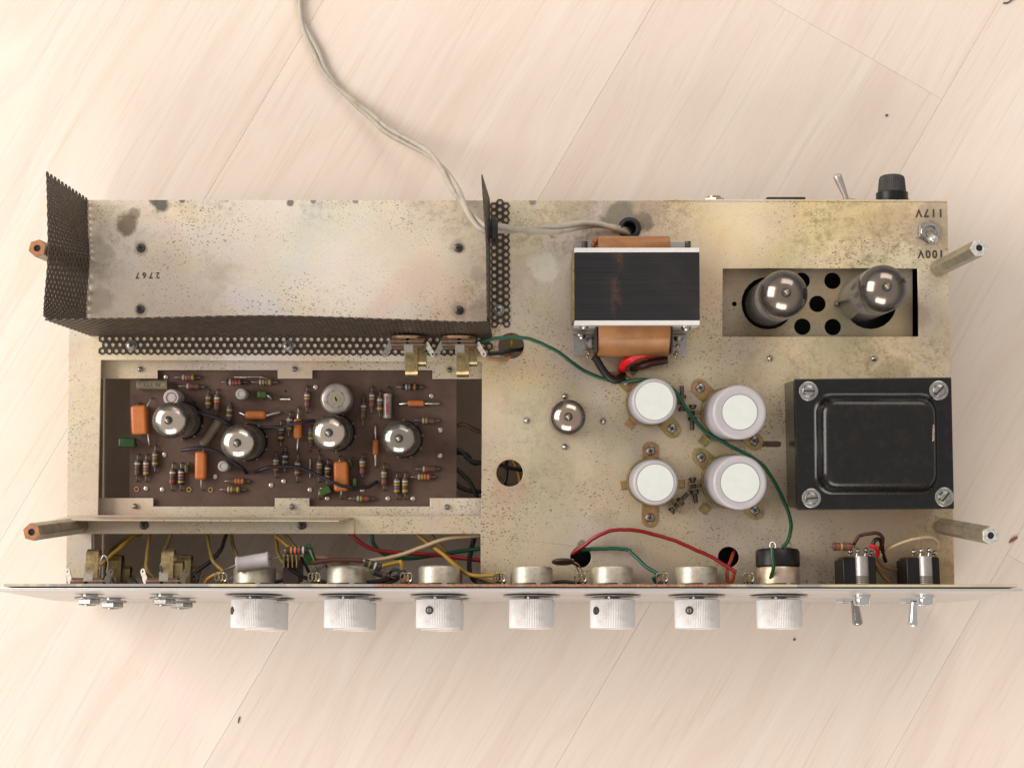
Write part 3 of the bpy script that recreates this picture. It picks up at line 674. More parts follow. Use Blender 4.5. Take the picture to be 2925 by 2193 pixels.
# ================================================================ can capacitors
def can_capacitor(top, h, r, rd, label, tabs, small, bolt, bolt_dir, plate):
    t = P(top[0], top[1], h); B = Vector((t.x, t.y, 0))
    T = thing('can_capacitor', label, 'capacitor', B, group='upright can capacitors in clamps')
    mb = MB(); mb.lathe([(r, 2), (r, h - 7), (r - 2.5, h - 2), (r - 7, h), (r - 11, h - .8), (0, h - .8)], 48, cap=False); obj('can', mb, MAT['can'], T, smooth=50)
    mb = MB(); mb.lathe([(rd + .9, h - .7), (rd + .9, h + .2), (0, h + .3)], 40, cap=False); obj('disc_edge', mb, MAT['faint_ink'], T)
    mb = MB(); mb.lathe([(rd, h - .6), (rd, h + .9), (0, h + 1)], 40, cap=False); obj('label_disc', mb, MAT['disc'], T)
    mb = MB(); mb.lathe([(r + 1, 3), (r + 5, 3), (r + 5, 34), (r + 1, 34), (r + 1, 3)], 40, cap=False); obj('clamp_ring', mb, MAT['gold_plate'], T)
    for i, (px, py) in enumerate(tabs):
        v = P(px, py, 3) - B; a = math.atan2(v.y, v.x); d = math.hypot(v.x, v.y)
        out = [(r - 4, -23), (d + 4, -23)] + [(d + 4 + 23 * math.sin(k) , -23 * math.cos(k)) for k in np.linspace(.2, math.pi - .2, 9)] + [(d + 4, 23), (r - 4, 23)]
        slot = [(d + 6 + 13 * math.cos(k), 11 * math.sin(k)) for k in np.linspace(0, 2 * math.pi, 14, endpoint=False)]
        mb = MB(); mb.prism([out, slot], .5, 4, M=Matrix.Rotation(a, 4, 'Z')); mb.box((r + 6, 0, 12), (3, 44, 18), M=Matrix.Rotation(a, 4, 'Z'))
        obj('mounting_tab', mb, MAT[plate[i]], T, smooth=0, bevel=.8, seg=1)
        put('screw', SCREW, T, B + Vector((v.x, v.y, 4)), B, .4 + i * .9)
    for px, py in small:
        v = P(px, py, 3) - B; a = math.atan2(v.y, v.x); d = math.hypot(v.x, v.y)
        mb = MB(); mb.box((d, 0, 2.5), (24, 26, 4), M=Matrix.Rotation(a, 4, 'Z')); mb.box((d - 12, 0, 12), (4, 26, 22), M=Matrix.Rotation(a, 4, 'Z'))
        obj('locating_tab', mb, MAT['pink_plate' if px < 2000 else 'gold_plate'], T, smooth=0, bevel=2, seg=2)
    v = P(bolt[0], bolt[1], 20) - B; a = math.atan2(v.y, v.x); d = math.hypot(v.x, v.y); Rz = Matrix.Rotation(a, 4, 'Z')
    mb = MB(); mb.box(((d + r) / 2 + 3, -8, 20), (d - r + 22, 3, 28), M=Rz); mb.box(((d + r) / 2 + 3, 8, 20), (d - r + 22, 3, 28), M=Rz)
    obj('clamp_ear', mb, MAT['gold_plate'], T, smooth=0, bevel=.6, seg=1)
    mb = MB(); s = bolt_dir
    mb.tube([Rz @ Vector((d, -14 * s, 22)), Rz @ Vector((d, 48 * s, 22))], 6.2, 10)
    mb.lathe([(11, -24 * 1.0), (11, -20), (9, -15)], 12, M=Rz @ Matrix.Translation((d, 0, 22)) @ Matrix.Rotation(math.pi / 2 * -s, 4, 'X'))
    mb.lathe([(12, 11), (12, 22)], 6, M=Rz @ Matrix.Translation((d, 0, 22)) @ Matrix.Rotation(-math.pi / 2 * s, 4, 'X'))
    obj('clamp_bolt', mb, MAT['dark_screw'], T)
can_capacitor((1869, 1145), 190, 62, 52, 'shorter lilac can capacitor with the green wire looping behind its white disc', ((1788, 1087), (1919, 1224)), ((1801, 1210),), (1948, 1150), 1, ('pink_plate', 'gold_plate'))
can_capacitor((2113, 1177), 250, 73, 47, 'tall lilac can capacitor beside the slot and the black power transformer', ((2000, 1108), (2154, 1259)), ((2010, 1260),), (1978, 1180), 1, ('pink_plate', 'gold_plate'))
can_capacitor((1872, 1378), 190, 62, 50, 'shorter lilac can capacitor with brown tabs nearest the red wire arc', ((1858, 1288), (1856, 1478)), ((1783, 1385), (1944, 1380)), (1932, 1444), 1, ('pink_plate', 'pink_plate'))
can_capacitor((2114, 1378), 250, 73, 52, 'tall lilac can capacitor with a grey locating tab, nearest the potentiometers', ((2003, 1306), (2156, 1457)), ((2012, 1453),), (1981, 1388), 1, ('gold_plate', 'gold_plate'))
# ================================================================ power transformer
def rr(x0, x1, y0, y1, r, n=7):
    pts = []
    for cx, cy, a in ((x1 - r, y0 + r, -math.pi / 2), (x1 - r, y1 - r, 0), (x0 + r, y1 - r, math.pi / 2), (x0 + r, y0 + r, math.pi)):
        pts += [(cx + r * math.cos(a + math.pi / 2 * k / (n - 1)), cy + r * math.sin(a + math.pi / 2 * k / (n - 1))) for k in range(n)]
    return pts
def loft(mb, loops, cap=True):
    n = len(loops[0]); vs = [p for l in loops for p in l]; fs = []
    for i in range(len(loops) - 1):
        for k in range(n):
            k2 = (k + 1) % n; fs.append((i * n + k, i * n + k2, (i + 1) * n + k2, (i + 1) * n + k))
    if cap: fs.append(tuple(range((len(loops) - 1) * n, len(loops) * n)))
    return mb.add(vs, fs)
def power_transformer():
    Z = 183
    c = [P(*q, Z) for q in ((2269, 1082), (2278, 1457), (2726, 1453), (2718, 1077))]
    B = sum(c, Vector()) / 4; B.z = 0
    T = thing('power_transformer', 'large black power transformer with a raised bell cover and four slotted screws', 'transformer', B)
    def q2(v, k=1.0): return ((v.x - B.x) * k, (v.y - B.y) * k)
    mb = MB(); mb.prism([[q2(v) for v in c]], Z - 7, Z); obj('bell_flange', mb, MAT['bell'], T, smooth=0, bevel=2.5)
    mb = MB(); mb.prism([[q2(v, .985) for v in c]], 0, Z - 34); obj('lower_bell', mb, MAT['bell'], T, smooth=0, bevel=3)
    lm = NT('lamination_stack'); wv = lm.noise(1.0, lm.co(scale=(10, 10, 4200)), det=1); lm.base(lm.mix(lm.ramp(wv, .4, .6), (.012, .011, .011), (.05, .045, .042))); lm.rough(.5); lm.metal(.3); lm.bump(wv, .5, .0003)
    mb = MB(); mb.prism([[q2(v, .965) for v in c]], Z - 34, Z - 7); obj('core', mb, lm.mat, T, smooth=0)
    a, b = P(2331, 1131, Z), P(2676, 1404, Z); x0, x1, y0, y1 = a.x - B.x, b.x - B.x, b.y - B.y, a.y - B.y
    mb = MB(); L = []
    for ins, z, r in ((-9, Z - .5, 46), (-2, Z + 2, 44), (2, Z + 7, 42), (5, Z + 16, 41), (8, Z + 26, 40), (13, Z + 34, 38), (20, Z + 39, 35), (30, Z + 41.5, 30), (60, Z + 42, 22)):
        L.append([Vector((x, y, z)) for x, y in rr(x0 + ins, x1 - ins, y0 + ins, y1 - ins, r)])
    loft(mb, L); obj('bell_cover', mb, MAT['bell'], T, smooth=60)
    v = P(2667, 1236, Z + 41) - B; mb = MB(); mb.prism([[(v.x - 4, v.y - 24), (v.x + 2, v.y - 20), (v.x + 3, v.y + 20), (v.x - 1, v.y + 23), (v.x - 3, v.y + 4)]], Z + 38, Z + 40.3); obj('paint_chip', mb, MAT['chip_grey'], T, smooth=0)
    ss = mesh_of('slotted_screw', pan_screw(17, 11, True), [MAT['nickel'], MAT['recess']])
    for i, (px, py, a) in enumerate(((2309, 1117, 0), (2681, 1115, .8), (2317, 1422, .12), (2697, 1419, .9))):
        v = P(px, py, Z) - B; mb = MB(); mb.lathe([(26, Z), (26, Z + 3.5), (24, Z + 4.5), (15, Z + 4.5)], 26, M=Matrix.Translation((v.x, v.y, 0)))
        obj('washer', mb, MAT['nickel'], T); put('screw', ss, T, B + v + Vector((0, 0, 4)), B, a)
power_transformer()
# ================================================================ output transformer
def output_transformer():
    Z = 205; a, b = P(1641, 721, Z), P(1999, 915, Z); B = Vector(((a.x + b.x) / 2, (a.y + b.y) / 2, 0))
    T = thing('output_transformer', 'output transformer with dark laminated core, pale end strips and brown paper coil', 'transformer', B)
    W, D = b.x - a.x, a.y - b.y
    lm = NT('dark_laminations'); wv = lm.noise(1.0, lm.co(scale=(6, 2600, 6)), det=2); big = lm.noise(26, det=5)
    tc = lm.n('ShaderNodeTexCoord'); sp = lm.n('ShaderNodeSeparateXYZ'); lm.l(tc.outputs['Object'], sp.inputs[0])
    c = lm.mix(lm.ramp(wv, .35, .65), (.009, .0085, .0095), (.017, .0155, .017)); c = lm.mix(lm.ramp(big, .5, .7, 0, .5), c, (.045, .032, .026))
    dx = lm.math('ABSOLUTE', lm.math('ADD', sp.outputs[0], (55 + 0) * S)); st = lm.math('MULTIPLY', lm.ramp(dx, 4 * S, 20 * S, 1, 0), lm.ramp(lm.noise(110, det=6, rough=.7), .48, .62))
    c = lm.mix(lm.math('MULTIPLY', st, .45), c, (.15, .06, .025)); lm.base(c); lm.rough(.5); lm.metal(.0); lm.spec(.3); lm.bump(wv, .6, .0004)
    mb = MB(); mb.box((0, 0, (Z + 26) / 2), (W, D, Z - 26)); obj('core', mb, lm.mat, T, smooth=0, bevel=1)
    for s in (1, -1):
        mb = MB(); mb.box((0, s * (D / 2 + 6.2), Z / 2 + 50), (W, 12, Z - 100)); obj('end_strip', mb, MAT['alu'], T, smooth=0, bevel=1)
    mb = MB(); mb.box((-W / 2 - 2.4, 0, Z / 2), (4, D - 6, Z - 8)); obj('side_strap', mb, MAT['gold_plate'], T, smooth=0)
    for s in (1, -1):     # feet: lower frame angle and foot plate on the deck
        y0 = s * (D / 2 + 12)
        for x0, x1 in ((-W / 2 - 2, -W / 2 + 64), (W / 2 - 88, W / 2 - 34)):
            mb = MB(); mb.box(((x0 + x1) / 2, y0 + s * 2, 70), (x1 - x0, 4, 55)); mb.box(((x0 + x1) / 2, y0 + s * 6, 46), (x1 - x0, 12, 5)); obj('frame_angle', mb, MAT['steel'], T, smooth=0, bevel=.8, seg=1)
    f0, f1 = P(1635, 956, 3), P(1962, 1016, 3)
    mb = MB(); mb.box(((f0.x + f1.x) / 2 - B.x, (f0.y + f1.y) / 2 - B.y, 3), (f1.x - f0.x, f0.y - f1.y, 4)); obj('foot', mb, MAT['alu_dull'], T, smooth=0, bevel=1)
    f0, f1 = P(1640, 690, 3), P(1965, 712, 3)
    mb = MB(); mb.box(((f0.x + f1.x) / 2 - B.x, (f0.y + f1.y) / 2 - B.y, 3), (f1.x - f0.x, f0.y - f1.y, 4)); obj('foot', mb, MAT['alu_dull'], T, smooth=0, bevel=1)
    # coil: rounded in section, sticking out of both ends
    x0, x1 = P(1708, 960, 130).x - B.x, P(1912, 960, 130).x - B.x
    yl = P(1800, 1020, 30).y - B.y; yu = P(1800, 674, 150).y - B.y
    sec = []
    for a_ in np.linspace(0, math.pi / 2, 9): sec.append((yl + 52 - 52 * math.sin(a_ + 0), 0, a_))
    pts = [(yl, 18), (yl, 96)] + [(yl + 62 * (1 - math.cos(k)), 96 + 78 * math.sin(k)) for k in np.linspace(.15, math.pi / 2, 8)] + [(0, 176)] + [(yu - 30 + 30 * math.sin(k), 176 - 30 + 30 * math.cos(k)) for k in np.linspace(0, math.pi / 2, 6)] + [(yu, 20)]
    mb = MB(); n = len(pts); xs = [x0, x0 + 3, x1 - 3, x1]; ins = [.985, 1, 1, .985]
    mb.add([(x, y * k, z * k) for x, k in zip(xs, ins) for y, z in pts], [(i * n + j, i * n + j + 1, (i + 1) * n + j + 1, (i + 1) * n + j) for i in range(3) for j in range(n - 1)] + [tuple(range(n)), tuple(reversed(range(3 * n, 4 * n)))])
    obj('coil', mb, MAT['paper'], T, smooth=45)
    for s, xx in ((-1, x0 - 5), (1, x1 + 5)):
        mb = MB(); mb.box((xx, yl / 2 - D / 4 + 8, 84), (4, abs(yl) - D / 2 + 4, 140)); obj('coil_flange', mb, MAT['dark_phenolic'], T, smooth=0)
    bolt = mesh_of('end_bolt', MB().lathe([(14, 0), (14, 5), (10, 12), (0, 14)], 16, 0, Matrix.Rotation(math.pi / 2, 4, 'X'), cap=False), MAT['nickel'])
    for px, py, z in ((1667, 927, 150), (1960, 932, 150), (1660, 956, 62), (1938, 962, 62)): put('bolt', bolt, T, P(px, py, z), B)
    put('bolt', mesh_of('foot_bolt', MB().lathe([(21, 0), (20, 6), (13, 13), (0, 15)], 20, cap=False), MAT['nickel']), T, P(1689, 982, 5), B)
    for px in (1670, 1965):
        v0, v1 = P(px, 712, 110) - B, P(px, 690, 110) - B; mb = MB(); mb.tube([v0, v1], 7, 10)
        for k in range(4): q = v0.lerp(v1, .35 + .2 * k); mb.lathe([(8.5, -1.5), (8.5, 1.5)], 10, M=aim(q, q + (v1 - v0)))
        obj('stud', mb, MAT['dark_screw'], T)
    mb = MB(); v = P(1702, 690, 120) - B; mb.ball(v, 10, sq=1.3); mb.ball(v + Vector((-6, -9, 0)), 8, sq=1.2); obj('resin_blob', mb, MAT['orange_resin'], T)
    for pts in (((1705, 1006, 60), (1672, 1008, 66)), ((1706, 1014, 52), (1668, 1018, 56)), ((1706, 1010, 40), (1665, 1000, 45)), ((1914, 990, 80), (1944, 986, 86)), ((1910, 1012, 60), (1940, 1006, 64)), ((1908, 1022, 50), (1936, 1014, 55))):
        v0, v1 = (P(*q) - B for q in pts); mb = MB(); mb.box((0, 0, (v1 - v0).length / 2), (3, 9, (v1 - v0).length), M=aim(v0, v1)); mb.ball(v0.lerp(v1, .75), 6.5, sq=.8)
        obj('terminal', mb, MAT['brass'], T, smooth=30)
output_transformer()
# ================================================================ wires
def wire(pts, r, mat, label, n=8, group=None, cat='wire', name='wire'):
    q = spline([P(*p) for p in pts], n); wr = random.Random(len(label) * 7 + int(pts[0][0])); ph = [wr.uniform(0, 6.28) for _ in range(4)]
    q = [v + Vector((math.sin(i * .55 + ph[0]) + .6 * math.sin(i * 1.3 + ph[1]), math.sin(i * .6 + ph[2]) + .6 * math.sin(i * 1.45 + ph[3]), 0)) * (.6 if r > 4 else .25) for i, v in enumerate(q)]; mb = MB(); mb.tube(q, r, 8); return single(name, mb, MAT[mat], label, cat, group, smooth=60)
wire(((1167, 1016, 96), (1207, 1008, 98), (1270, 994, 104), (1333, 981, 104), (1424, 966, 90), (1486, 963, 76), (1536, 977, 62), (1587, 1001, 48), (1638, 1038, 36), (1689, 1069, 27), (1740, 1086, 22), (1791, 1089, 24), (1838, 1084, 40), (1885, 1090, 48), (1912, 1104, 48), (1933, 1124, 44), (1971, 1181, 42), (2002, 1220, 44), (2037, 1247, 50), (2095, 1278, 60), (2141, 1301, 66), (2176, 1326, 66), (2190, 1342, 66), (2222, 1394, 70), (2249, 1456, 84), (2260, 1505, 104), (2250, 1543, 122), (2236, 1563, 128)), 5.2, 'w_green', 'long green wire snaking from the hanging jack past the can capacitors', 6)
wire(((1633, 1580, -30), (1640, 1577, 6), (1670, 1556, 26), (1709, 1529, 44), (1759, 1513, 54), (1817, 1515, 58), (1902, 1535, 62), (1979, 1566, 66), (2037, 1593, 74), (2103, 1634, 96)), 5.6, 'w_red', 'red wire arching over the deck in front of the can capacitors')
wire(((1650, 1578, -20), (1662, 1571, 4), (1701, 1567, 16), (1745, 1566, 24), (1786, 1568, 32), (1805, 1579, 40), (1832, 1606, 60), (1863, 1629, 84), (1881, 1637, 96)), 5.2, 'w_green', 'short green wire bent below the red arc on the deck')
wire(((2098, 1570, -60), (2094, 1582, -6), (2086, 1603, 30), (2076, 1632, 60), (2080, 1658, 70), (2092, 1657, 80), (2098, 1634, 92)), 5, 'w_orange', 'orange red wire curling out of the round hole beside the last potentiometer')
wire(((1913, 997, 92), (1880, 1004, 92), (1840, 1012, 84), (1805, 1024, 66), (1782, 1040, 40), (1776, 1058, 10)), 12, 'w_bright', 'thick bright red sleeved lead beneath the brown coil')
wire(((1697, 1018, 62), (1712, 1040, 58), (1728, 1065, 52), (1748, 1083, 46), (1768, 1084, 36), (1779, 1068, 12)), 11, 'w_black', 'thick black lead looping below the output transformer coil')
wire(((1906, 1029, 40), (1870, 1034, 40), (1835, 1044, 26), (1806, 1052, -20)), 11, 'w_brown', 'thick dark brown lead entering the hole below the coil')
wire(((1694, 1028, 40), (1714, 1050, 34), (1738, 1066, 26), (1768, 1068, 16), (1786, 1056, -20)), 6, 'w_tan', 'thin tan lead beside the thick black transformer lead')
wire(((1460, 945, -60), (1462, 968, -30), (1460, 985, -24), (1457, 1003, -36), (1456, 1030, -90)), 5.5, 'w_yellow', 'yellow wire crossing the round hole beside the hanging jacks')
wire(((1325, 1004, 92), (1369, 1011, 60), (1405, 1024, 30), (1433, 1028, 10), (1454, 1022, -10), (1459, 1006, -60)), 6.2, 'w_tan', 'tan wire running from the second hanging jack into the round hole')
wire(((1394, 1012, 10), (1430, 1007, 4), (1460, 1000, -12), (1500, 996, -40)), 6, 'w_black', 'short black wire lying on the deck edge at the round hole')
for a, b, m, l in (((1466, 1310, -120), (1490, 1400, -140), 'w_yellow', 'yellow wire seen inside the floor-lit round hole'), ((1410, 1350, -150), (1470, 1410, -160), 'w_dim', 'grubby yellow wire low inside the floor-lit round hole'), ((1420, 1325, -110), (1510, 1345, -120), 'w_black', 'black wire across the top inside the floor-lit round hole'), ((1447, 1310, -130), (1436, 1395, -140), 'w_black', 'black wire running down inside the floor-lit round hole')):
    m_ = tuple((a[i] + b[i]) / 2 + (5, 4, 0)[i] for i in range(3)); wire((a, m_, b), 5.5, m, l)
# twisted mains cord
def cord():
    line = spline([P(*p) for p in ((848, -60, ZF + 30), (852, -10, ZF + 12), (857, 30, ZF + 11), (873, 88, ZF + 11), (905, 152, ZF + 11), (926, 200, ZF + 12), (960, 245, ZF + 14), (1003, 285, ZF + 20), (1060, 332, ZF + 34), (1105, 372, ZF + 52), (1178, 412, ZF + 90), (1226, 440, ZF + 140), (1264, 482, -120), (1290, 524, -40), (1312, 560, 30), (1340, 606, 100), (1374, 645, 145), (1402, 655, 150), (1430, 653, 140), (1480, 657, 110), (1580, 655, 66), (1660, 643, 40), (1710, 642, 30), (1760, 652, 18), (1790, 662, -16), (1800, 672, -60))], 10)
    B = line[0].copy(); T = thing('mains_cable', 'twisted ivory two-core mains cable trailing over the floor into the chassis', 'cable', B)
    s = 0; st = ([], []); prev = line[0]
    for i, p in enumerate(line):
        s += (p - prev).length; prev = p
        t = (line[min(i + 1, len(line) - 1)] - line[max(i - 1, 0)]).normalized()
        n1 = Vector((-t.y, t.x, 0)).normalized(); n2 = t.cross(n1)
        a = s / 620 * 2 * math.pi + .8 * math.sin(s / 210)
        o = (n1 * math.cos(a) + n2 * math.sin(a)) * 7.4
        if p.z < ZF + 40: o.z = abs(o.z) * .6
        st[0].append(p + o); st[1].append(p - o if p.z >= ZF + 40 else p - Vector((o.x, o.y, -o.z * .2)))
    for k in (0, 1):
        mb = MB(); mb.tube(st[k], 8.0, 10); obj('core', mb, MAT['cord'], T, off=B, smooth=60)
cord()
# ================================================================ circuit board and what is soldered to it
ZB = -58.0
def board():
    B = P(838, 1253, ZB)
    T = thing('circuit_board', 'brown fibre circuit board carrying tubes, resistors and orange capacitors below deck level', 'circuit board', B)
    mb = MB(); o = [(P(*q, ZB) - B) for q in ((372, 1036), (369, 1466), (1304, 1466), (1304, 1036))]
    hs = [circ(P(px, py, ZB).x - B.x, P(px, py, ZB).y - B.y, 3.6, 8) for px, py in ((743, 1116), (816, 1117), (888, 1288), (913, 1287), (779, 1141), (755, 1140))]
    mb.prism([[(v.x, v.y) for v in o]] + hs, -8, 0); obj('board_panel', mb, MAT['board'], T, smooth=0)
    e1 = mesh_of('eyelet', MB().lathe([(7, 0), (6.5, 3), (3, 4.5), (0, 4.2)], 12, cap=False), MAT['eyelet'])
    e2 = mesh_of('eyelet_ring', MB().lathe([(7.5, 0), (7.5, 3), (4.5, 3), (4.2, .4)], 14, cap=False), MAT['brass_ring'])
    for px, py, k in ((474.8, 1077, 1), (470, 1298, 1), (390.8, 1396.5, 2), (417.7, 1395, 1), (464, 1397.7, 1), (540, 1397.7, 2), (602, 1398.5, 2), (615, 1361, 1), (902, 1104.8, 1), (811, 1374, 1), (775, 1385.4, 1), (886, 1398.5, 1), (935.5, 1423, 1),
                      (1232.6, 1130, 1), (1257.8, 1227.6, 1), (1257.3, 1301, 1), (1035, 1398.7, 1), (1108.4, 1424, 1), (1180, 1424, 1)):
        put('eyelet', e1 if k == 1 else e2, T, P(px, py, ZB), B)
    for a, b in (((801.5, 1139.4), (830, 1139.4)), ((886.8, 1311), (886, 1364))):
        q0, q1 = P(*a, ZB) - B, P(*b, ZB) - B; up = Vector((0, 0, 6)); mb = MB(); mb.tube([q0, q0 + up, q1 + up, q1], 2.2, 6); obj('jumper', mb, MAT['tin'], T)
board()
def resistor(p1, p2, bands, body, label, z=ZB + 11, L=48.0, r=8.6, zs=None, group='banded carbon resistors'):
    a, b = P(p1[0], p1[1], z if zs is None else zs[0]), P(p2[0], p2[1], z if zs is None else zs[1])
    d = (b - a).normalized(); c = (a + b) / 2
    T = thing('resistor', label, 'resistor', c, group=group)
    Mx = aim(-d * L / 2, d * L / 2)
    pos = {1: (.62,), 2: (.3, .62), 3: (.26, .44, .76), 4: (.24, .42, .6, .8)}[len(bands)]
    prof = [(r * .7, 0), (r, 3)]; ms = [0]
    for t, k in zip(pos, bands):
        w_ = 2.7; prof += [(r, L * t - w_), (r * 1.02, L * t - w_), (r * 1.02, L * t + w_), (r, L * t + w_)]; i = bands.index(k) + 1; ms += [0, i, i, i]
    prof += [(r, L - 3), (r * .7, L)]; ms += [0, 0]
    mb = MB(); mb.lathe(prof, 14, 0, Mx, mats=ms); obj('body', mb, [MAT[body]] + [MAT['band_' + k] for k in bands], T)
    for s, e in ((-1, a), (1, b)):
        q0 = d * (s * L / 2 * .98); q1 = e - c
        pts = [q0, q0.lerp(q1, .8), q1 + Vector((0, 0, -3)), q1 + Vector((0, 0, -10 if zs is None else -3))]
        mb = MB(); mb.tube(pts, 2.3, 6); obj('lead', mb, MAT['lead_grey'], T, smooth=60)
    if zs is None:
        pass
R_ = [
 ((498, 1078), (574, 1078), 'WOVY', 'res', 'resistor with white, orange, violet and yellow bands nearest the cut bracket tab'),
 ((509, 1103), (587, 1104), 'WRN', 'res', 'resistor with white and dull red bands lying below a yellow banded one'),
 ((595, 1114), (594, 1178), 'TY', 'res_grey', 'faded upright resistor, first of two behind the first tube'),
 ((621, 1112), (618, 1186), 'WON', 'res', 'upright resistor with white and orange bands behind the first two tubes'),
 ((657, 1151), (653, 1210), 'YT', 'res_grey', 'dim resistor half hidden at the back of the second tube'),
 ((394, 1297), (390, 1374), 'WNN', 'res_grey', 'resistor with one white band nearest the board corner below the green capacitor'),
 ((418, 1297), (417, 1375), 'WOVY', 'res', 'middle upright resistor of the three below the large orange capacitor'),
 ((444, 1272), (442, 1349), 'TEY', 'res_grey', 'pale banded resistor set higher than its two neighbours below the first tube'),
 ((494, 1322), (490, 1400), 'WNR', 'res', 'reddish resistor with a white band, first of a pair below the first tube'),
 ((518, 1322), (516, 1400), 'WOVY', 'res_dark', 'dark resistor with white, orange, violet, yellow bands beside a small olive capacitor'),
 ((631, 1091), (709, 1091), 'WRRR', 'res_dark', 'black resistor with three red bands under the thin jumper wire'),
 ((717, 1091), (795, 1091), 'WYVY', 'res', 'resistor with two yellow bands beside the middle upper bracket tab'),
 ((640, 1374), (715, 1374), 'NOOO', 'res', 'resistor with three orange bands near the middle lower bracket tab'),
 ((627, 1398), (703, 1398), 'WYNY', 'res', 'resistor with white and two yellow bands just above the lower bracket'),
 ((877, 1103), (877, 1178), 'WYR', 'res', 'upright resistor with white and yellow bands beside the metal trimmer can'),
 ((803, 1201), (802, 1274), 'WNY', 'res_dark', 'dark resistor crossed by the violet wire, nearest the second tube'),
 ((829, 1176), (824, 1245), 'WNY', 'res_grey', 'resistor crossed by the violet wire beside an upright orange capacitor'),
 ((789, 1292), (787, 1363), 'WTO', 'res_grey', 'resistor with an orange end under the long violet wire near the second tube'),
 ((815, 1277), (813, 1349), 'WG', 'res_dark', 'nearly black resistor with a white band under the long violet wire'),
 ((851, 1297), (848, 1376), 'WNO', 'res_grey', 'resistor under the long violet wire, next to a bare jumper'),
 ((888, 1215), (888, 1276), 'EY', 'res_grey', 'resistor mostly hidden behind the third tube'),
 ((913, 1298), (911, 1376), 'WYN', 'res', 'resistor with white and yellow bands between the bare jumper and large orange capacitor'),
 ((937, 1312), (934, 1386), 'WET', 'res_dark', 'dark resistor standing just above the tilted green capacitor'),
 ((1039, 1128), (1036, 1216), 'WEN', 'res_grey', 'olive banded resistor, first of the three beside the trimmer can'),
 ((1063, 1104), (1061, 1179), 'WTR', 'res', 'resistor with a red end, second beside the trimmer can'),
 ((1086, 1117), (1084, 1191), 'WVY', 'res', 'resistor with a yellow end touching the silver printed tubular'),
 ((1133, 1105), (1211, 1105), 'WGO', 'res_dark', 'black resistor with white, grey and orange bands below the hanging jack springs'),
 ((1183, 1201), (1258, 1201), 'WYN', 'res_grey', 'resistor with white and yellow bands just behind the dark grey tube'),
 ((1035, 1297), (1035, 1365), 'WYR', 'res', 'lone upright resistor between the large orange capacitor and the fourth tube'),
 ((1097, 1324), (1097, 1400), 'WTR', 'res', 'resistor with a red end below the slim upright orange capacitor'),
 ((1134, 1349), (1133, 1425), 'WYVY', 'res', 'first of the yellow banded twin resistors in front of the dark grey tube'),
 ((1157, 1349), (1157, 1425), 'WYNY', 'res', 'second of the yellow banded twin resistors in front of the dark grey tube'),
 ((1186, 1339), (1258, 1339), 'WRN', 'res', 'upper of two resistors lying by the board end near the black wires'),
 ((1173, 1362), (1245, 1362), 'WYOO', 'res', 'lower of two resistors lying by the board end, with an orange end'),
 ((995, 1423), (1073, 1424), 'WYR', 'res', 'resistor lying below the long violet wire end at the lower bracket'),
]
for r_ in R_: resistor(*r_)
def film_cap(c, L, W, rz, label, leads, mat='orange', h=None, z=ZB, bev=9.0, z0=4):
    B = P(c[0], c[1], z); T = thing('film_capacitor', label, 'capacitor', B, (0, 0, 0), 'dipped film capacitors')
    h = h or W * .85; mb = MB(); mb.box((0, 0, z0 + h / 2), (W, L, h), M=Matrix.Rotation(rz, 4, 'Z')); obj('body', mb, MAT[mat], T, bevel=min(bev, W * .38), seg=4, smooth=60)
    for (sx, sy), (px, py) in leads:
        q = P(px, py, z) - B; s = Matrix.Rotation(rz, 3, 'Z') @ Vector((sx * W / 2, sy * L / 2, z0 + h * .45)); mb = MB(); mb.tube([s, s.lerp(q + Vector((0, 0, z0 + h * .3)), .85), q + Vector((0, 0, 4)), q + Vector((0, 0, -5))], 2.5, 6); obj('lead', mb, MAT['tin'], T, smooth=60)
film_cap((406, 1200), 84, 46, .06, 'large orange dipped capacitor beside the first tube', (((-.3, 1), (398, 1151)), ((.9, .9), (436, 1137)), ((.85, -1), (430, 1274))))
film_cap((578, 1329), 82, 33, 0, 'tall orange capacitor below the slanting grey tubular', (((.3, 1), (582, 1272)), ((0, -1), (578, 1399))))
film_cap((733, 1186), 62, 25, math.pi / 2, 'orange capacitor lying crosswise behind the second tube', (((0, 1), (683, 1177)), ((0, -1), (804, 1177))), bev=11)
film_cap((853, 1224), 60, 25, 0, 'orange capacitor crossed by the violet wire beside the third tube', (((0, 1), (853, 1164)), ((0, -1), (850, 1288))), bev=11)
film_cap((978, 1360), 86, 42, .02, 'large orange capacitor with the long violet wire draped across it', (((-.2, 1), (971, 1302)), ((0, -1), (973, 1423))))
film_cap((1190, 1152), 49, 18, math.pi / 2, 'slim orange capacitor lying beside the silver printed tubular', (((0, 1), (1138, 1155)), ((0, -1), (1259, 1153))), bev=7)
film_cap((1074, 1277), 46, 18, 0, 'slim upright orange capacitor between the third and fourth tubes', (((0, 1), (1073, 1214)), ((0, -1), (1073, 1334))), bev=7)
film_cap((373, 1264), 50, 27, math.pi / 2, 'dark green capacitor jutting over the board edge', (((0, -1), (397, 1258)),), 'green', 26, bev=6, z0=20)
film_cap((754, 1128), 26, 20, 1.5, 'small bright green capacitor behind the crosswise orange one', (((0, 1), (743, 1117)), ((0, -1), (779, 1141))), 'palegreen', 34, bev=4)
film_cap((537, 1338), 26, 12, .05, 'small olive capacitor squeezed beside the tall orange one', (((0, 1), (541, 1322)),), 'olive_green', 20, bev=5)
film_cap((931, 1401), 33, 22, -1.2, 'tilted bright green capacitor at the lower bracket tab', (((0, 1), (914, 1394)), ((-.8, -.8), (911, 1424))), 'palegreen', 24, bev=3)
film_cap((1016, 1377), 24, 12, 0, 'green capacitor tip under the end of the long violet wire', (((0, 1), (1017, 1362)),), 'palegreen', 22, bev=4)
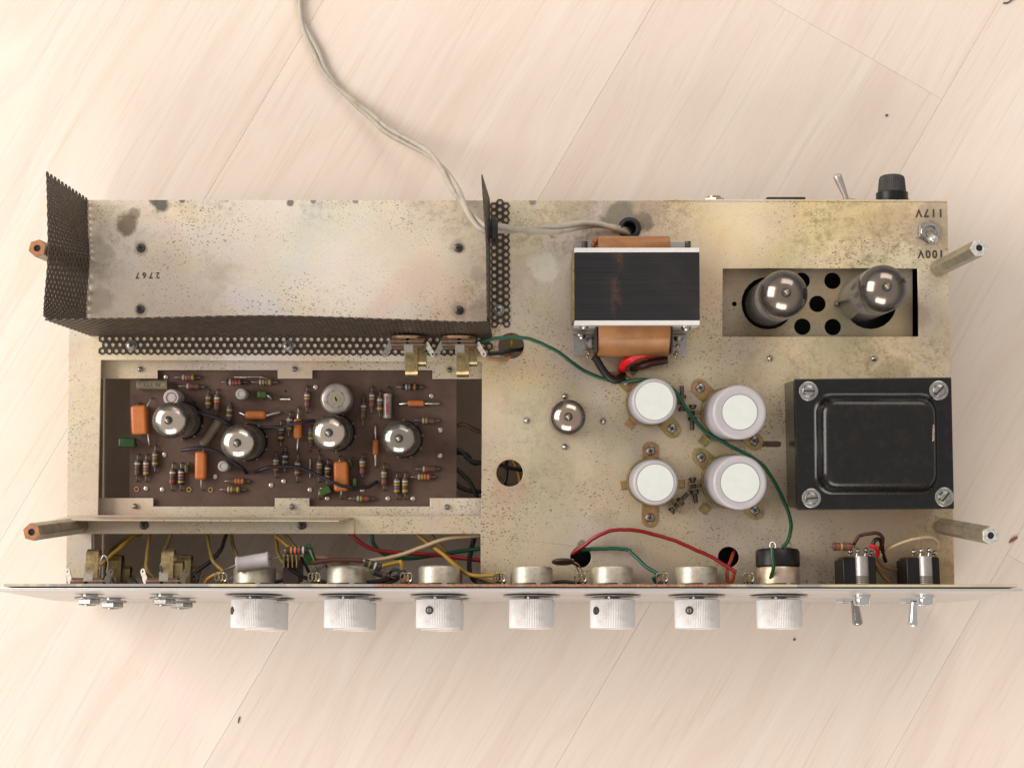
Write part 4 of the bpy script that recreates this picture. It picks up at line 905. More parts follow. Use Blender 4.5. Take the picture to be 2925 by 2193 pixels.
film_cap((1003, 1322), 24, 11, .1, 'dull green capacitor in the shade of the large orange one', (((0, 1), (1004, 1306)),), 'green', 22, bev=4)
def tubular(c, L, r, ang, mat, label, text=None, ink='faint_ink', z=ZB, name='tubular_capacitor', leads=()):
    B = P(c[0], c[1], z); T = thing(name, label, 'capacitor', B, (0, 0, ang), 'grey tubular capacitors')
    Mx = Matrix.Translation((-L / 2, 0, r + 2)) @ Matrix.Rotation(math.pi / 2, 4, 'Y')
    mb = MB(); mb.lathe([(r * .55, -1), (r * .97, 0), (r, 2), (r, 6), (r * .92, 9), (r * .93, L - 8), (r, L - 5), (r * .97, L), (r * .55, L + 1)], 24, M=Mx); obj('body', mb, MAT[mat], T)
    for s, px in zip((-1, 1), leads):
        q = (Matrix.Rotation(-ang, 3, 'Z') @ (P(px[0], px[1], z if len(px) < 3 else px[2]) - B)); s0 = Vector((s * L / 2, 0, r + 2)); mb = MB(); mb.tube([s0, s0.lerp(q + Vector((0, 0, r * .7)), .7), q], 2.4, 6); obj('lead', mb, MAT['lead_grey'], T, smooth=60)
    if text:
        size, rot, sp = text[1], text[2], text[3]
        me = text_mesh(text[0], size, MAT[ink], .15, sp)
        for v in me.vertices:      # wrap the flat print round the body
            x, y = (v.co.x, v.co.y) if rot == 0 else (-v.co.x, -v.co.y); a = (y / S) / (r + .4); zz = v.co.z
            v.co = Vector((x, math.sin(a) * (r * .95 + .5) * S, (r + 2 + math.cos(a) * (r * .95 + .5)) * S + zz))
        obj('lettering', me, None, T)
tubular((440, 1100), 88, 14.5, 0, 'olive', 'olive grey tubular lying under the cut bracket tab', ('35 VTV', 15, 1, 1.15))
tubular((606, 1236), 84, 14.5, math.radians(58), 'olive', 'olive grey tubular slanting between the first two tubes', leads=((580, 1276), (628, 1196)))
tubular((1109, 1160), 70, 13, math.radians(90), 'silvercap', 'silver tubular with red upright print beside the fourth tube', ('10MFD6V', 13, 0, 1.0), 'red_ink', leads=((1110, 1191), (1110, 1104)))
def electrolytic(c, r, h, label, red=False, cap='whitecap'):
    t = P(c[0], c[1], ZB + h); B = Vector((t.x, t.y, ZB)); T = thing('small_electrolytic', label, 'capacitor', B, group='small white electrolytics')
    mb = MB(); mb.lathe([(r, 0), (r, h - 4), (r - 3, h), (r - 6, h - .5), (r * .62, h - .6), (r * .6, h - 1.6), (0, h - 1.4)], 26, cap=False); obj('can', mb, MAT[cap], T)
    mb = MB(); mb.lathe([(r * .66, h - .2), (r * .66, h + .1), (r * .57, h + .1), (r * .57, h - .2)], 26, cap=False); obj('top_ring', mb, MAT['red_ink' if red else 'faint_grey'], T)
electrolytic((489, 1135), 23, 66, 'white electrolytic with a red ring behind the first tube', True)
electrolytic((688, 1125), 15.5, 40, 'small white electrolytic standing behind the second tube')
electrolytic((637, 1331), 15.5, 40, 'small white electrolytic in front of the second tube')
def trimmer():
    h = 62; t = P(959.5, 1139.5, ZB + h); B = Vector((t.x, t.y, ZB)); r = 45
    T = thing('trimmer_can', 'round pale metal trimmer can with a slotted centre behind the third tube', 'trimmer', B)
    mb = MB(); mb.lathe([(r - 2, 0), (r, 4), (r, h - 8), (r - 5, h - 1.5), (r - 8, h), (26, h), (25, h - 1.2), (24, h - .2), (19, h - .3)], 44, cap=False); obj('can', mb, MAT['tin_can'], T, smooth=40)
    mb = MB(); t_ = [((20 if k % 8 else 23) * math.cos(2 * math.pi * k / 24), (20 if k % 8 else 23) * math.sin(2 * math.pi * k / 24)) for k in range(24)]; mb.prism([t_, circ(0, 0, 13.5, 20)], h - 1, h + .8); obj('centre_disc', mb, MAT['pale_wax'], T, smooth=0)
    mb = MB(); mb.lathe([(13.2, h - 3), (13, h + .2), (11.5, h + .5), (0, h + .5)], 24, cap=False); obj('slotted_core', mb, MAT['pale_wax'], T)
    mb = MB(); mb.box((0, 0, h + .6), (5, 13, .6), M=Matrix.Rotation(.3, 4, 'Z')); obj('slot', mb, MAT['recess'], T, smooth=0)
trimmer()
V = 'violet black wires over the board'
wire(((517, 1287, -40), (550, 1281, -28), (587, 1280, -22), (620, 1290, -20), (646, 1305, -20), (690, 1335, -28), (703, 1350, -54)), 5.2, 'w_violet', 'violet black wire curving under the second tube', group=V)
wire(((728, 1348, -54), (745, 1342, -30), (773, 1334, -18), (837, 1332, -10), (897, 1351, -8), (958, 1380, 2), (998, 1391, -2), (1016, 1395, -14), (1051, 1390, -34), (1077, 1376, -54)), 5.2, 'w_violet', 'long violet black wire draped over the large orange capacitor', group=V)
wire(((744, 1222, -52), (775, 1221, -30), (810, 1218, -24), (860, 1205, -18), (900, 1202, -36)), 5.2, 'w_violet', 'violet black wire crossing an orange capacitor to the third tube', group=V)
wire(((552, 1150, -52), (551, 1166, -36), (562, 1177, -30), (601, 1186, -30), (640, 1203, -32), (668, 1220, -50)), 6.5, 'w_violet', 'dark wire linking the backs of the first two tubes', group=V)
wire(((700, 1078, -30), (670, 1077, -28), (740, 1077, -28), (765, 1082, -40)), 1.6, 'tin', 'thin bare jumper wire lying above two banded resistors', cat='wire')
for pts, r, m, l in ((((1296, 1216, -76), (1310, 1214, -74), (1329, 1213, -74), (1380, 1238, -80)), 6, 'w_brown', 'dark red wire leaving the board end in the window gap'),
    (((1296, 1282, -80), (1316, 1288, -80), (1345, 1315, -82), (1384, 1324, -84)), 6.5, 'w_black', 'black wire of a twisted pair leaving the board end'), (((1296, 1292, -92), (1334, 1298, -84), (1350, 1322, -92), (1384, 1318, -90)), 6.5, 'w_black', 'second black wire of the twisted pair leaving the board end'),
    (((1296, 1332, -80), (1318, 1352, -82), (1344, 1380, -84), (1366, 1426, -90)), 6, 'w_black', 'black wire bending down from the board end to the bracket'), (((1296, 1376, -90), (1321, 1395, -94), (1350, 1402, -98), (1386, 1404, -100)), 6.5, 'w_black', 'lowest black wire curving from the board end')):
    wire(pts, r, m, l)
# ================================================================ front panel controls
def ploc(px, z): return panel_pt(px, z)
PM = Euler(PROT).to_matrix().to_4x4()
def to_local(root, v): return (Matrix.Translation(root) @ PM).inverted() @ Vector(v)
def knob_mesh():
    mb = MB(); N = 84; prof = []
    vs = []; fs = []; r = 62.5
    zs = [(13, .955), (14.5, 1.0), (88, 1.0), (89.5, .985), (92, .975)]
    for z, k in zs:
        for i in range(2 * N):
            a = math.pi * i / N; q = r * k - (1.7 if (i % 2 and .99 < k) else 0); vs.append((q * math.cos(a), q * math.sin(a), z))
    n = 2 * N
    for j in range(len(zs) - 1):
        for i in range(n): i2 = (i + 1) % n; fs.append((j * n + i, j * n + i2, (j + 1) * n + i2, (j + 1) * n + i))
    fs.append(tuple(reversed(range(n)))); mb.add(vs, fs, 0)
    mb.lathe([(r * .975, 92), (r * .92, 93), (r * .86, 90.5), (0, 89)], 60, 1, cap=False)
    return mb
KNOB = mesh_of('knob', knob_mesh(), [MAT['knob'], MAT['knob_face']], 18)
_h = MB(); _h.lathe([(11, -2), (11, 2.2), (0, 2.3)], 18, 2, cap=False); _h.lathe([(7.5, 2.2), (7, 3), (0, 3.1)], 16, 1, cap=False); _h.box((0, 0, 3), (13, 2.6, .8), 2)
SETSCREW = mesh_of('set_screw', _h, [MAT['steel'], MAT['dark_screw'], MAT['recess']], 30)
_c = MB(); _c.lathe([(57, -20), (57, -30)], 40, 0); WAFER = mesh_of('wafer', _c, MAT['dark_phenolic'], 30)
_c = MB(); _c.lathe([(59, -30), (59, -69), (57, -75), (52, -78), (0, -78)], 44, 0, cap=False)
for a in (.9, 1.35 + .9, 2.7 + .9, 4.2 + .9): _c.box((58.5, 0, -25), (2, 13, 16), 0, M=Matrix.Rotation(a + .35, 4, 'Z'))
CAN = mesh_of('pot_can', _c, MAT['can_metal'], 35)
CAN_TAN = CAN.copy(); CAN_TAN.materials.clear(); CAN_TAN.materials.append(MAT['tan_can'])
_c = MB(); _c.lathe([(80, 4.2), (81, 5.2), (72, 7.5), (30, 6.5), (22, 6.5)], 40, 0, cap=False); DISH = mesh_of('dish_washer', _c, MAT['nickel'], 40)
_c = MB(); _c.lathe([(27, .2), (27, 4)], 6, 0); _c.lathe([(21, 4), (21, 14)], 20, 0)
for k in range(4): _c.lathe([(22, 5 + 2.2 * k), (22.5, 6 + 2.2 * k)], 20, 0)
BUSH = mesh_of('bushing', _c, MAT['nickel'], 30)
def lug_mesh(k):
    mb = MB(); mb.tube([(0, 0, -22), (0, 10, -26), (0, 16, -36)], 3.0, 6)
    mb.tube([(6.5 * math.sin(a), 20 + 3 * k + 5 * (1 - math.cos(a)) * .6, -47 + 11 * -math.cos(a) * -1) for a in np.linspace(0, 2 * math.pi, 13)], 2.4, 6)
    mb.ball((0, 15, -36), 5.0, sq=.9); return mb
LUGS = [mesh_of('lug', lug_mesh(k), MAT['solder' if k != 1 else 'brass'], 50) for k in range(3)]
def potentiometer(px, z, label, knob_rot=None, terms=True, kind='plain', terminal_x=-88, knob=True):
    root = ploc(px, z); T = thing('potentiometer', label, 'potentiometer', root, PROT, 'potentiometers along the front panel')
    obj('wafer', WAFER, None, T); obj('can', CAN if kind == 'plain' else CAN_TAN, None, T); obj('dish_washer', DISH, None, T); obj('bushing', BUSH, None, T)
    if kind != 'plain':
        mb = MB(); mb.lathe([(58, -78), (61, -80), (61, -120), (57, -126), (0, -126)], 40, cap=False); obj('switch_cover', mb, MAT['black'], T)
        for dx, mt in ((-18, 'solder'), (27, 'brass')):
            mb = MB(); mb.tube([(dx + 8 * math.cos(a), 30 + 4 * math.sin(a), -134 + 10 * math.sin(a)) for a in np.linspace(0, 2 * math.pi, 14)], 2.4, 6); mb.ball((dx, 30, -129), 6.5 if mt == 'solder' else 3.5); obj('solder_lug', mb, MAT[mt], T, smooth=60)
    if terms:
        mb = MB(); mb.box((terminal_x / 2 - 22, 6, -24), (abs(terminal_x) - 20, 44, 6)); obj('terminal_wafer', mb, MAT['dark_phenolic'], T, smooth=0, bevel=1)
        for k in range(3): o = obj('terminal', LUGS[k], None, T, loc=(terminal_x + (k - 1) * 15, 14 - 5 * k, 0)); o.rotation_euler = (0, 0, (k - 1) * .2)
    kb = obj('knob', KNOB, None, T); kb.rotation_euler = (0, 0, .03 * (px % 7))
    if knob_rot is not None:
        o = obj('set_screw', SETSCREW, None, kb); a = math.pi / 2 + knob_rot - kb.rotation_euler.z
        o.location = Vector((61 * math.cos(a), 61 * math.sin(a), 45)) * S
        o.rotation_euler = (Matrix.Rotation(a, 3, 'Z') @ Matrix.Rotation(math.pi / 2, 3, 'Y')).to_euler()
    return root
ZU, ZL = 88.0, -108.0
KX = [726, 991.5, 1253, 1518.5, 1749, 1990, 2224.5]
KLAB = ['potentiometer under the grey tubular, its knob hole turned to the side', 'potentiometer with plain knob between the green capacitor and dark resistor', 'potentiometer whose knob shows a slotted set screw, beside the yellow wire bend', 'potentiometer with plain knob beside the yellow wire end on the deck',
        'potentiometer beside the brown disc capacitor, its set screw near the knob edge', 'potentiometer joined to the short green wire, with a slotted set screw', 'potentiometer with tan can and black switch cover beside the toggle switches']
KROT = [1.05, None, .36, None, .86, .45, None]
for i in range(7): potentiometer(KX[i], ZU, KLAB[i], KROT[i], True, 'plain' if i < 6 else 'switch', -88 if i != 5 else -98)
for i, (kx, l) in enumerate(((763, 'lower potentiometer mostly hidden below the one under the grey tubular'), (1014, 'lower potentiometer peeking out below the one beside the green capacitor'), (1263, 'lower potentiometer barely showing below the one by the yellow wire bend'))):
    potentiometer(kx, ZL, l, None, i == 0)
# jacks
def strip(path, width, th=2.4, M=None, x=0.0):
    mb = MB(); n = len(path); vs = []; fs = []
    nr = []
    for i in range(n):
        a, b = Vector(path[max(i - 1, 0)]), Vector(path[min(i + 1, n - 1)]); d = (b - a).normalized(); nr.append(Vector((-d.y, d.x)) * th / 2)
    for i in range(n):
        for sx in (-1, 1):
            for sn in (-1, 1): vs.append((x + sx * width / 2, path[i][0] + nr[i].x * sn, path[i][1] + nr[i].y * sn))
    for i in range(n - 1):
        a, b = i * 4, i * 4 + 4
        for p, q in ((0, 1), (1, 3), (3, 2), (2, 0)): fs.append((a + p, a + q, b + q, b + p))
    fs += [(0, 2, 3, 1), ((n - 1) * 4, (n - 1) * 4 + 1, (n - 1) * 4 + 3, (n - 1) * 4 + 2)]
    return mb.add(vs, fs, 0, M)
def hook(y0, z0, z1, r, back):
    p = [(y0, z0), (y0 + 2, (z0 + z1) / 2), (y0 + 3, z1)]
    p += [(y0 + 3 - r + r * math.cos(a), z1 - r * math.sin(a)) for a in np.linspace(.3, math.pi, 9)]
    p += [(y0 + 3 - 2 * r - 1, z1 + back * .5), (y0 + 3 - 2 * r + 7, z1 + back)]
    return p
def lug_plate(w_, L):
    n = [(-w_ / 2, 0), (w_ / 2, 0), (w_ / 2, L * .45), (w_ * .38, L * .5), (w_ * .5, L * .6)] + [(w_ / 2 * math.cos(a), L - w_ / 2 + w_ / 2 * math.sin(a)) for a in np.linspace(0, math.pi, 9)] + [(-w_ * .5, L * .6), (-w_ * .38, L * .5), (-w_ / 2, L * .45)]
    mb = MB(); mb.prism([n, circ(0, L - w_ * .52, w_ * .2, 12)], -1.2, 1.2); return mb
JM = {}
def jack_meshes():
    m = JM
    mb = MB(); mb.lathe([(24, .5), (24, 6), (40, 6.5), (41, 8), (41, 13), (38, 14), (22, 14)], 32); m['washer'] = mesh_of('jack_washer', mb, MAT['nickel'], 35)
    mb = MB(); mb.lathe([(31, 14), (34, 15), (34, 26), (30, 29), (19, 29.5)], 6, a0=.2); mb.lathe([(18, 29), (18, 31), (13, 31), (13, 22)], 20, cap=False); m['nut'] = mesh_of('jack_nut', mb, MAT['nickel'], 25)
    mb = MB()
    for z, w_ in ((-21, 100), (-31, 92), (-41, 88)):
        mb.box((-w_ * .28, 0, z), (w_ * .42, 74, 6)); mb.box((w_ * .26, 0, z), (w_ * .46, 74, 6))
    m['wafer'] = mesh_of('jack_wafer', mb, MAT['phenolic'], 0)
    mb = MB()
    for z in (-26, -36): mb.box((2, 3, z), (96, 72, 2.6))
    m['frame'] = mesh_of('jack_frame', mb, MAT['dull_tin'], 0)
    m['long_spring'] = mesh_of('long_spring', strip(hook(34, -40, -104, 20, 40), 34, x=12), MAT['brass'], 50)
    m['short_spring'] = mesh_of('short_spring', strip(hook(16, -40, -78, 15, 28), 26, x=38), MAT['brass'], 50)
    m['lug'] = mesh_of('jack_lug', lug_plate(26, 58), MAT['dull_tin'], 0); m['lug2'] = mesh_of('jack_lug_narrow', lug_plate(17, 46), MAT['dull_tin'], 0)
jack_meshes()
def jack(root, rot, label, variant=0, group='phone jacks on the front panel', flip=1):
    T = thing('phone_jack', label, 'jack', root, rot, group)
    for k in ('washer', 'nut', 'wafer', 'frame'): obj(k, JM[k], None, T)
    o = obj('spring', JM['long_spring'], None, T); o.scale = (flip, 1, 1)
    if variant != 1: o = obj('spring', JM['short_spring'], None, T); o.scale = (flip, 1, 1)
    Rx = lambda e: e
    o = obj('lug', JM['lug'], None, T, loc=(4 * flip, 38, -34)); o.rotation_euler = (-math.pi / 2 - .12, 0, .0)
    o = obj('lug', JM['lug2'], None, T, loc=(-44 * flip, 34, -30)); o.rotation_euler = (-math.pi / 2 - .1, .5 * flip, .5)
    o = obj('lug', JM['lug2'], None, T, loc=(52 * flip, 30, -30)); o.rotation_euler = (-math.pi / 2 - .25, -.5 * flip, -.7)
    return T
jack(ploc(256, ZU), PROT, 'upper phone jack nearest the panel end, with brass contact springs', 1)
jack(ploc(470, ZU), PROT, 'upper phone jack beside the first potentiometer, with brass contact springs', 0)
jack(ploc(322, ZL), PROT, 'lower phone jack nearest the panel end, mostly below deck level', 0)
jack(ploc(520, ZL), PROT, 'lower phone jack beside the first potentiometer, mostly below deck level', 0)
JR = Matrix(((-1, 0, 0), (0, 0, 1), (0, 1, 0))).to_euler()
for px, l in ((1166, 'phone jack hanging on the cage front wall, wired with green'), (1311, 'phone jack hanging on the cage front wall, wired with tan')):
    T = jack(P(px, 951, 84), JR, l, 0, 'phone jacks on the perforated cage', -1)
    mb = MB(); mb.lathe([(46, -10), (46, -15), (44, -17)], 32); obj('phenolic_disc', mb, MAT['tan_disc'] if 'tan_disc' in MAT else MAT['phenolic'], T)
# toggle switches
_t = MB(); _t.lathe([(26, .2), (26.5, 8), (25.5, 10), (25.5, 12), (22.5, 27), (20, 29), (12, 29), (11, 22)], 36, 0, cap=False); TNUT = mesh_of('toggle_nut', _t, MAT['chrome'], 30)
_t = MB(); _t.lathe([(27, .2), (27, 9), (24, 12), (11, 12)], 6, 0, cap=False); TNUT2 = mesh_of('toggle_hex_nut', _t, MAT['chrome'], 25)
def lever(T, a, b, r0, r1, mat='chrome'):
    d = (b - a); L = d.length; mb = MB()
    mb.lathe([(r0, 0), (r0, L * .1), (r1 * .93, L * .72), (r1, L * .86), (r1 * .92, L * .93), (r1 * .6, L * .985), (0, L)], 18, M=aim(a, b), cap=False); obj('lever', mb, MAT[mat], T, smooth=60)
def toggle(px, z, label, root_px, tip_px, upper=True, x0=-57, x1=34):
    root = ploc(px, z); T = thing('toggle_switch', label, 'switch', root, PROT, 'bat lever toggle switches on the front panel')
    obj('nut', TNUT if upper else TNUT2, None, T)
    if tip_px: lever(T, to_local(root, P(*root_px)), to_local(root, P(*tip_px)), 10.5, 15, 'dark_chrome' if px < 2500 else 'chrome')
    mb = MB(); mb.box(((x0 + x1) / 2, -18, -62), (x1 - x0, 118, 78)); obj('housing', mb, MAT['black'], T, bevel=3)
    mb = MB(); mb.lathe([(20, -24), (20, -104)], 24, M=Matrix.Translation((-4, 32, 0)))
    obj('barrel', mb, MAT['alu_dull'], T)
    mb = MB()
    for k in range(5): mb.lathe([(20.3, -26 - 5 * k), (21.8, -28 - 5 * k), (20.3, -30 - 5 * k)], 24, M=Matrix.Translation((-4, 32, 0)), cap=False)
    obj('thread', mb, MAT['steel'], T)
    mb = MB(); mb.box(((x0 + x1) / 2, -10, -103.5), (x1 - x0 - 6, 84, 5)); obj('terminal_board', mb, MAT['phenolic'], T, bevel=1)
    if upper:
        for dx, dy, dz in ((-34, 22, -118), (-16, 34, -120), (8, 28, -122), (26, 12, -116)):
            mb = MB(); mb.tube([(dx, dy, -104), (dx + 3, dy + 2, dz)], 3.4, 6); mb.ball((dx + 3, dy + 3, dz), 8, sq=.9); obj('solder_lug', mb, MAT['solder'], T, smooth=60)
    return root
toggle(2461, ZU, 'toggle switch beside the tan potentiometer, with chrome nut and dark lever', (2441, 1716, 70), (2451, 1786, 66))
toggle(2642, ZU, 'toggle switch nearest the panel end, with chrome nut and bright lever', (2611, 1716, 70), (2608, 1791, 66))
toggle(2414, ZL, 'lower toggle switch with flat hex nut beside the tan potentiometer', None, None, False)
toggle(2595, ZL, 'lower toggle switch with flat hex nut nearest the panel end', None, None, False)
# voltage selector on the deck, and what sits on the rear wall
def deck_toggle():
    B = P(2652, 664, 0); T = thing('voltage_switch', 'small toggle switch with hex nut between the stamped 117V and 100V lettering', 'switch', B)
    mb = MB(); mb.lathe([(34, 0), (34, 10), (31, 13), (20, 13)], 6, a0=.45); obj('nut', mb, MAT['nickel'], T, smooth=20)
    mb = MB(); mb.lathe([(26, 13), (26, 16), (24, 18), (17, 19), (15, 14), (15, 2)], 28, cap=False); obj('collar', mb, MAT['nickel'], T)
    mb = MB(); mb.lathe([(15, 3), (0, 3)], 20, cap=False); obj('opening', mb, MAT['recess'], T)
    a = Vector((0, 2, 4)); b = P(2667, 689, 76) - B; d = b - a; L = d.length; mb = MB()
    mb.lathe([(9, 0), (9, L * .62)], 18, M=aim(a, b)); obj('lever', mb, MAT['hex'], T)
    mb = MB(); mb.lathe([(9.5, L * .6), (12.5, L * .72), (13.5, L * .87), (9, L * .97), (0, L)], 18, M=aim(a, b), cap=False); obj('lever_end', mb, MAT['chrome_soft'], T, smooth=60)
deck_toggle()
YR = P(2300, 569, 0).y + 6
def rear(px, z=-92): return Vector((P(px, 571, z).x, YR, z))
def rear_parts():
    r = rear(2040); T = thing('rear_jack', 'tarnished jack nut on the rear edge behind the sunken tube plate', 'jack', r, JR)
    mb = MB(); mb.lathe([(30, 0), (31, 2), (31, 9), (27, 12), (20, 12)], 6, a0=.52); obj('nut', mb, MAT['nickel'], T, smooth=20)
    mb = MB(); mb.lathe([(20, 11), (20, 17), (15, 18), (14, 8), (0, 8)], 24, cap=False); obj('bushing', mb, MAT['brass'], T)
    r = rear(2238); T = thing('connector_block', 'flat black connector block on the rear edge between jack nut and toggle', 'connector', r, JR)
    mb = MB(); mb.box((0, 0, 4), (112, 92, 8)); obj('flange', mb, MAT['rubber'], T, bevel=1.5); mb = MB(); mb.box((0, 0, 8.5), (78, 60, 3)); obj('face', mb, MAT['black'], T, bevel=1)
    r = rear(2424); T = thing('mains_switch', 'silver bat lever switch leaning from the rear edge beside the fuse holder', 'switch', r, JR)
    mb = MB(); mb.lathe([(31, 0), (30, 3), (22, 8), (11, 11), (0, 12)], 28, cap=False); obj('boss', mb, MAT['nickel'], T)
    Mi = (Matrix.Translation(r) @ JR.to_matrix().to_4x4()).inverted()
    lever(T, Mi @ P(2419, 571, -92), Mi @ P(2389, 497, -92), 7.5, 13, 'alu_dull')
    r = rear(2548); T = thing('fuse_holder', 'black ribbed fuse holder on the rear corner above the stamped lettering', 'fuse holder', r, JR)
    mb = MB(); mb.lathe([(50, 0), (50, 5), (46, 7), (46, 27), (42, 29), (0, 29)], 36, cap=False); obj('body', mb, MAT['black'], T)
    N = 40; vs = []; fs = []
    prof = [(41, 29), (40.5, 32), (37, 68), (34, 75), (27, 79)]
    for rr_, z in prof:
        for i in range(2 * N): a = math.pi * i / N; q = rr_ - (1.6 if i % 2 and 31 < z < 70 else 0); vs.append((q * math.cos(a), q * math.sin(a), z))
    n = 2 * N
    for j in range(len(prof) - 1):
        for i in range(n): i2 = (i + 1) % n; fs.append((j * n + i, j * n + i2, (j + 1) * n + i2, (j + 1) * n + i))
    fs.append(tuple(range((len(prof) - 1) * n, len(prof) * n))); mb = MB(); mb.add(vs, fs); obj('cap', mb, MAT['fuse_cap'], T, smooth=25)
rear_parts()
# ================================================================ loose parts and wires around the controls
tubular((727, 1603), 90, 22, math.radians(9), 'greycap', 'fat grey tubular lying over the first potentiometer', z=118, leads=((640, 1628, 112), (806, 1590, 140)))
resistor((812, 1572), (884, 1571), 'OORW', 'res_dark', 'black resistor with two orange, red and white bands beside the green capacitor', L=58, r=10.5, zs=(170, 168))
resistor((1030, 1602), (1100, 1625), 'EW', 'res_dark', 'black resistor with a white band sloping off the second potentiometer', L=50, r=11, zs=(152, 146))
resistor((1050, 1628), (1130, 1652), 'N', 'res_dark', 'plain black resistor tucked below the sloping white banded one', L=52, r=9, zs=(116, 106))
resistor((2366, 1560), (2446, 1562), 'RYR', 'res', 'dull red resistor behind the first toggle switch', L=54, r=11, zs=(140, 140))
def green_front():
    a, b = P(872, 1556, 150), P(892, 1610, 128); d = b - a; B = a.copy(); T = thing('film_capacitor', 'dark green dipped capacitor leaning above the panel beside the second potentiometer', 'capacitor', B, group='dipped film capacitors')
    mb = MB(); mb.box((0, 0, d.length / 2), (30, 17, d.length), M=aim((0, 0, 0), d)); obj('body', mb, MAT['green_front'], T, bevel=7, seg=4, smooth=60)
    for pts in (((884, 1570, 168), (896, 1598, 160), (905, 1624, 110)), ((890, 1606, 130), (896, 1630, 110), (902, 1650, 90))):
        mb = MB(); mb.tube([P(*q) - B for q in pts], 2.3, 6); obj('lead', mb, MAT['tin'], T, smooth=60)
green_front()
def tag_strip():
    B = P(835, 1620, 60); T = thing('tag_strip', 'dark tag strip with upright lugs between the first two potentiometers', 'tag strip', B)
    mb = MB(); v = P(838, 1632, 70) - B; mb.box(v, (44, 62, 90)); obj('block', mb, MAT['dark_phenolic'], T, bevel=2)
    for px in (814, 826, 838, 850):
        q = P(px, 1600, 120) - B; mb = MB(); mb.box(q, (3, 36, 40)); mb.ball(q + Vector((0, 14, 18)), 4.5); obj('lug', mb, MAT['brass' if px % 4 else 'solder'], T, smooth=30)
tag_strip()
def disc_cap():
    B = P(1608, 1604, 100); T = thing('disc_capacitor', 'dark brown disc capacitor standing edge-on by the round hole behind the panel', 'capacitor', B)
    mb = MB(); mb.lathe([(0, -7), (24, -6), (31, -3), (32, 0), (31, 3), (24, 6), (0, 7)], 28, M=Matrix.Rotation(math.pi / 2 - .25, 4, 'X'), cap=False); obj('body', mb, MAT['dark_phenolic'], T, smooth=60)
    for pts in (((1632, 1602, 100), (1652, 1612, 100), (1666, 1640, 92), (1668, 1656, 84)), ((1630, 1606, 96), (1646, 1618, 96), (1656, 1640, 92))):
        mb = MB(); mb.tube(spline([P(*q) - B for q in pts], 5), 2.2, 6); obj('lead', mb, MAT['brass'], T, smooth=60)
    mb = MB(); mb.tube([P(1630, 1600, 104) - B, P(1638, 1602, 104) - B], 5, 8); obj('collar', mb, MAT['band_T'], T)
disc_cap()
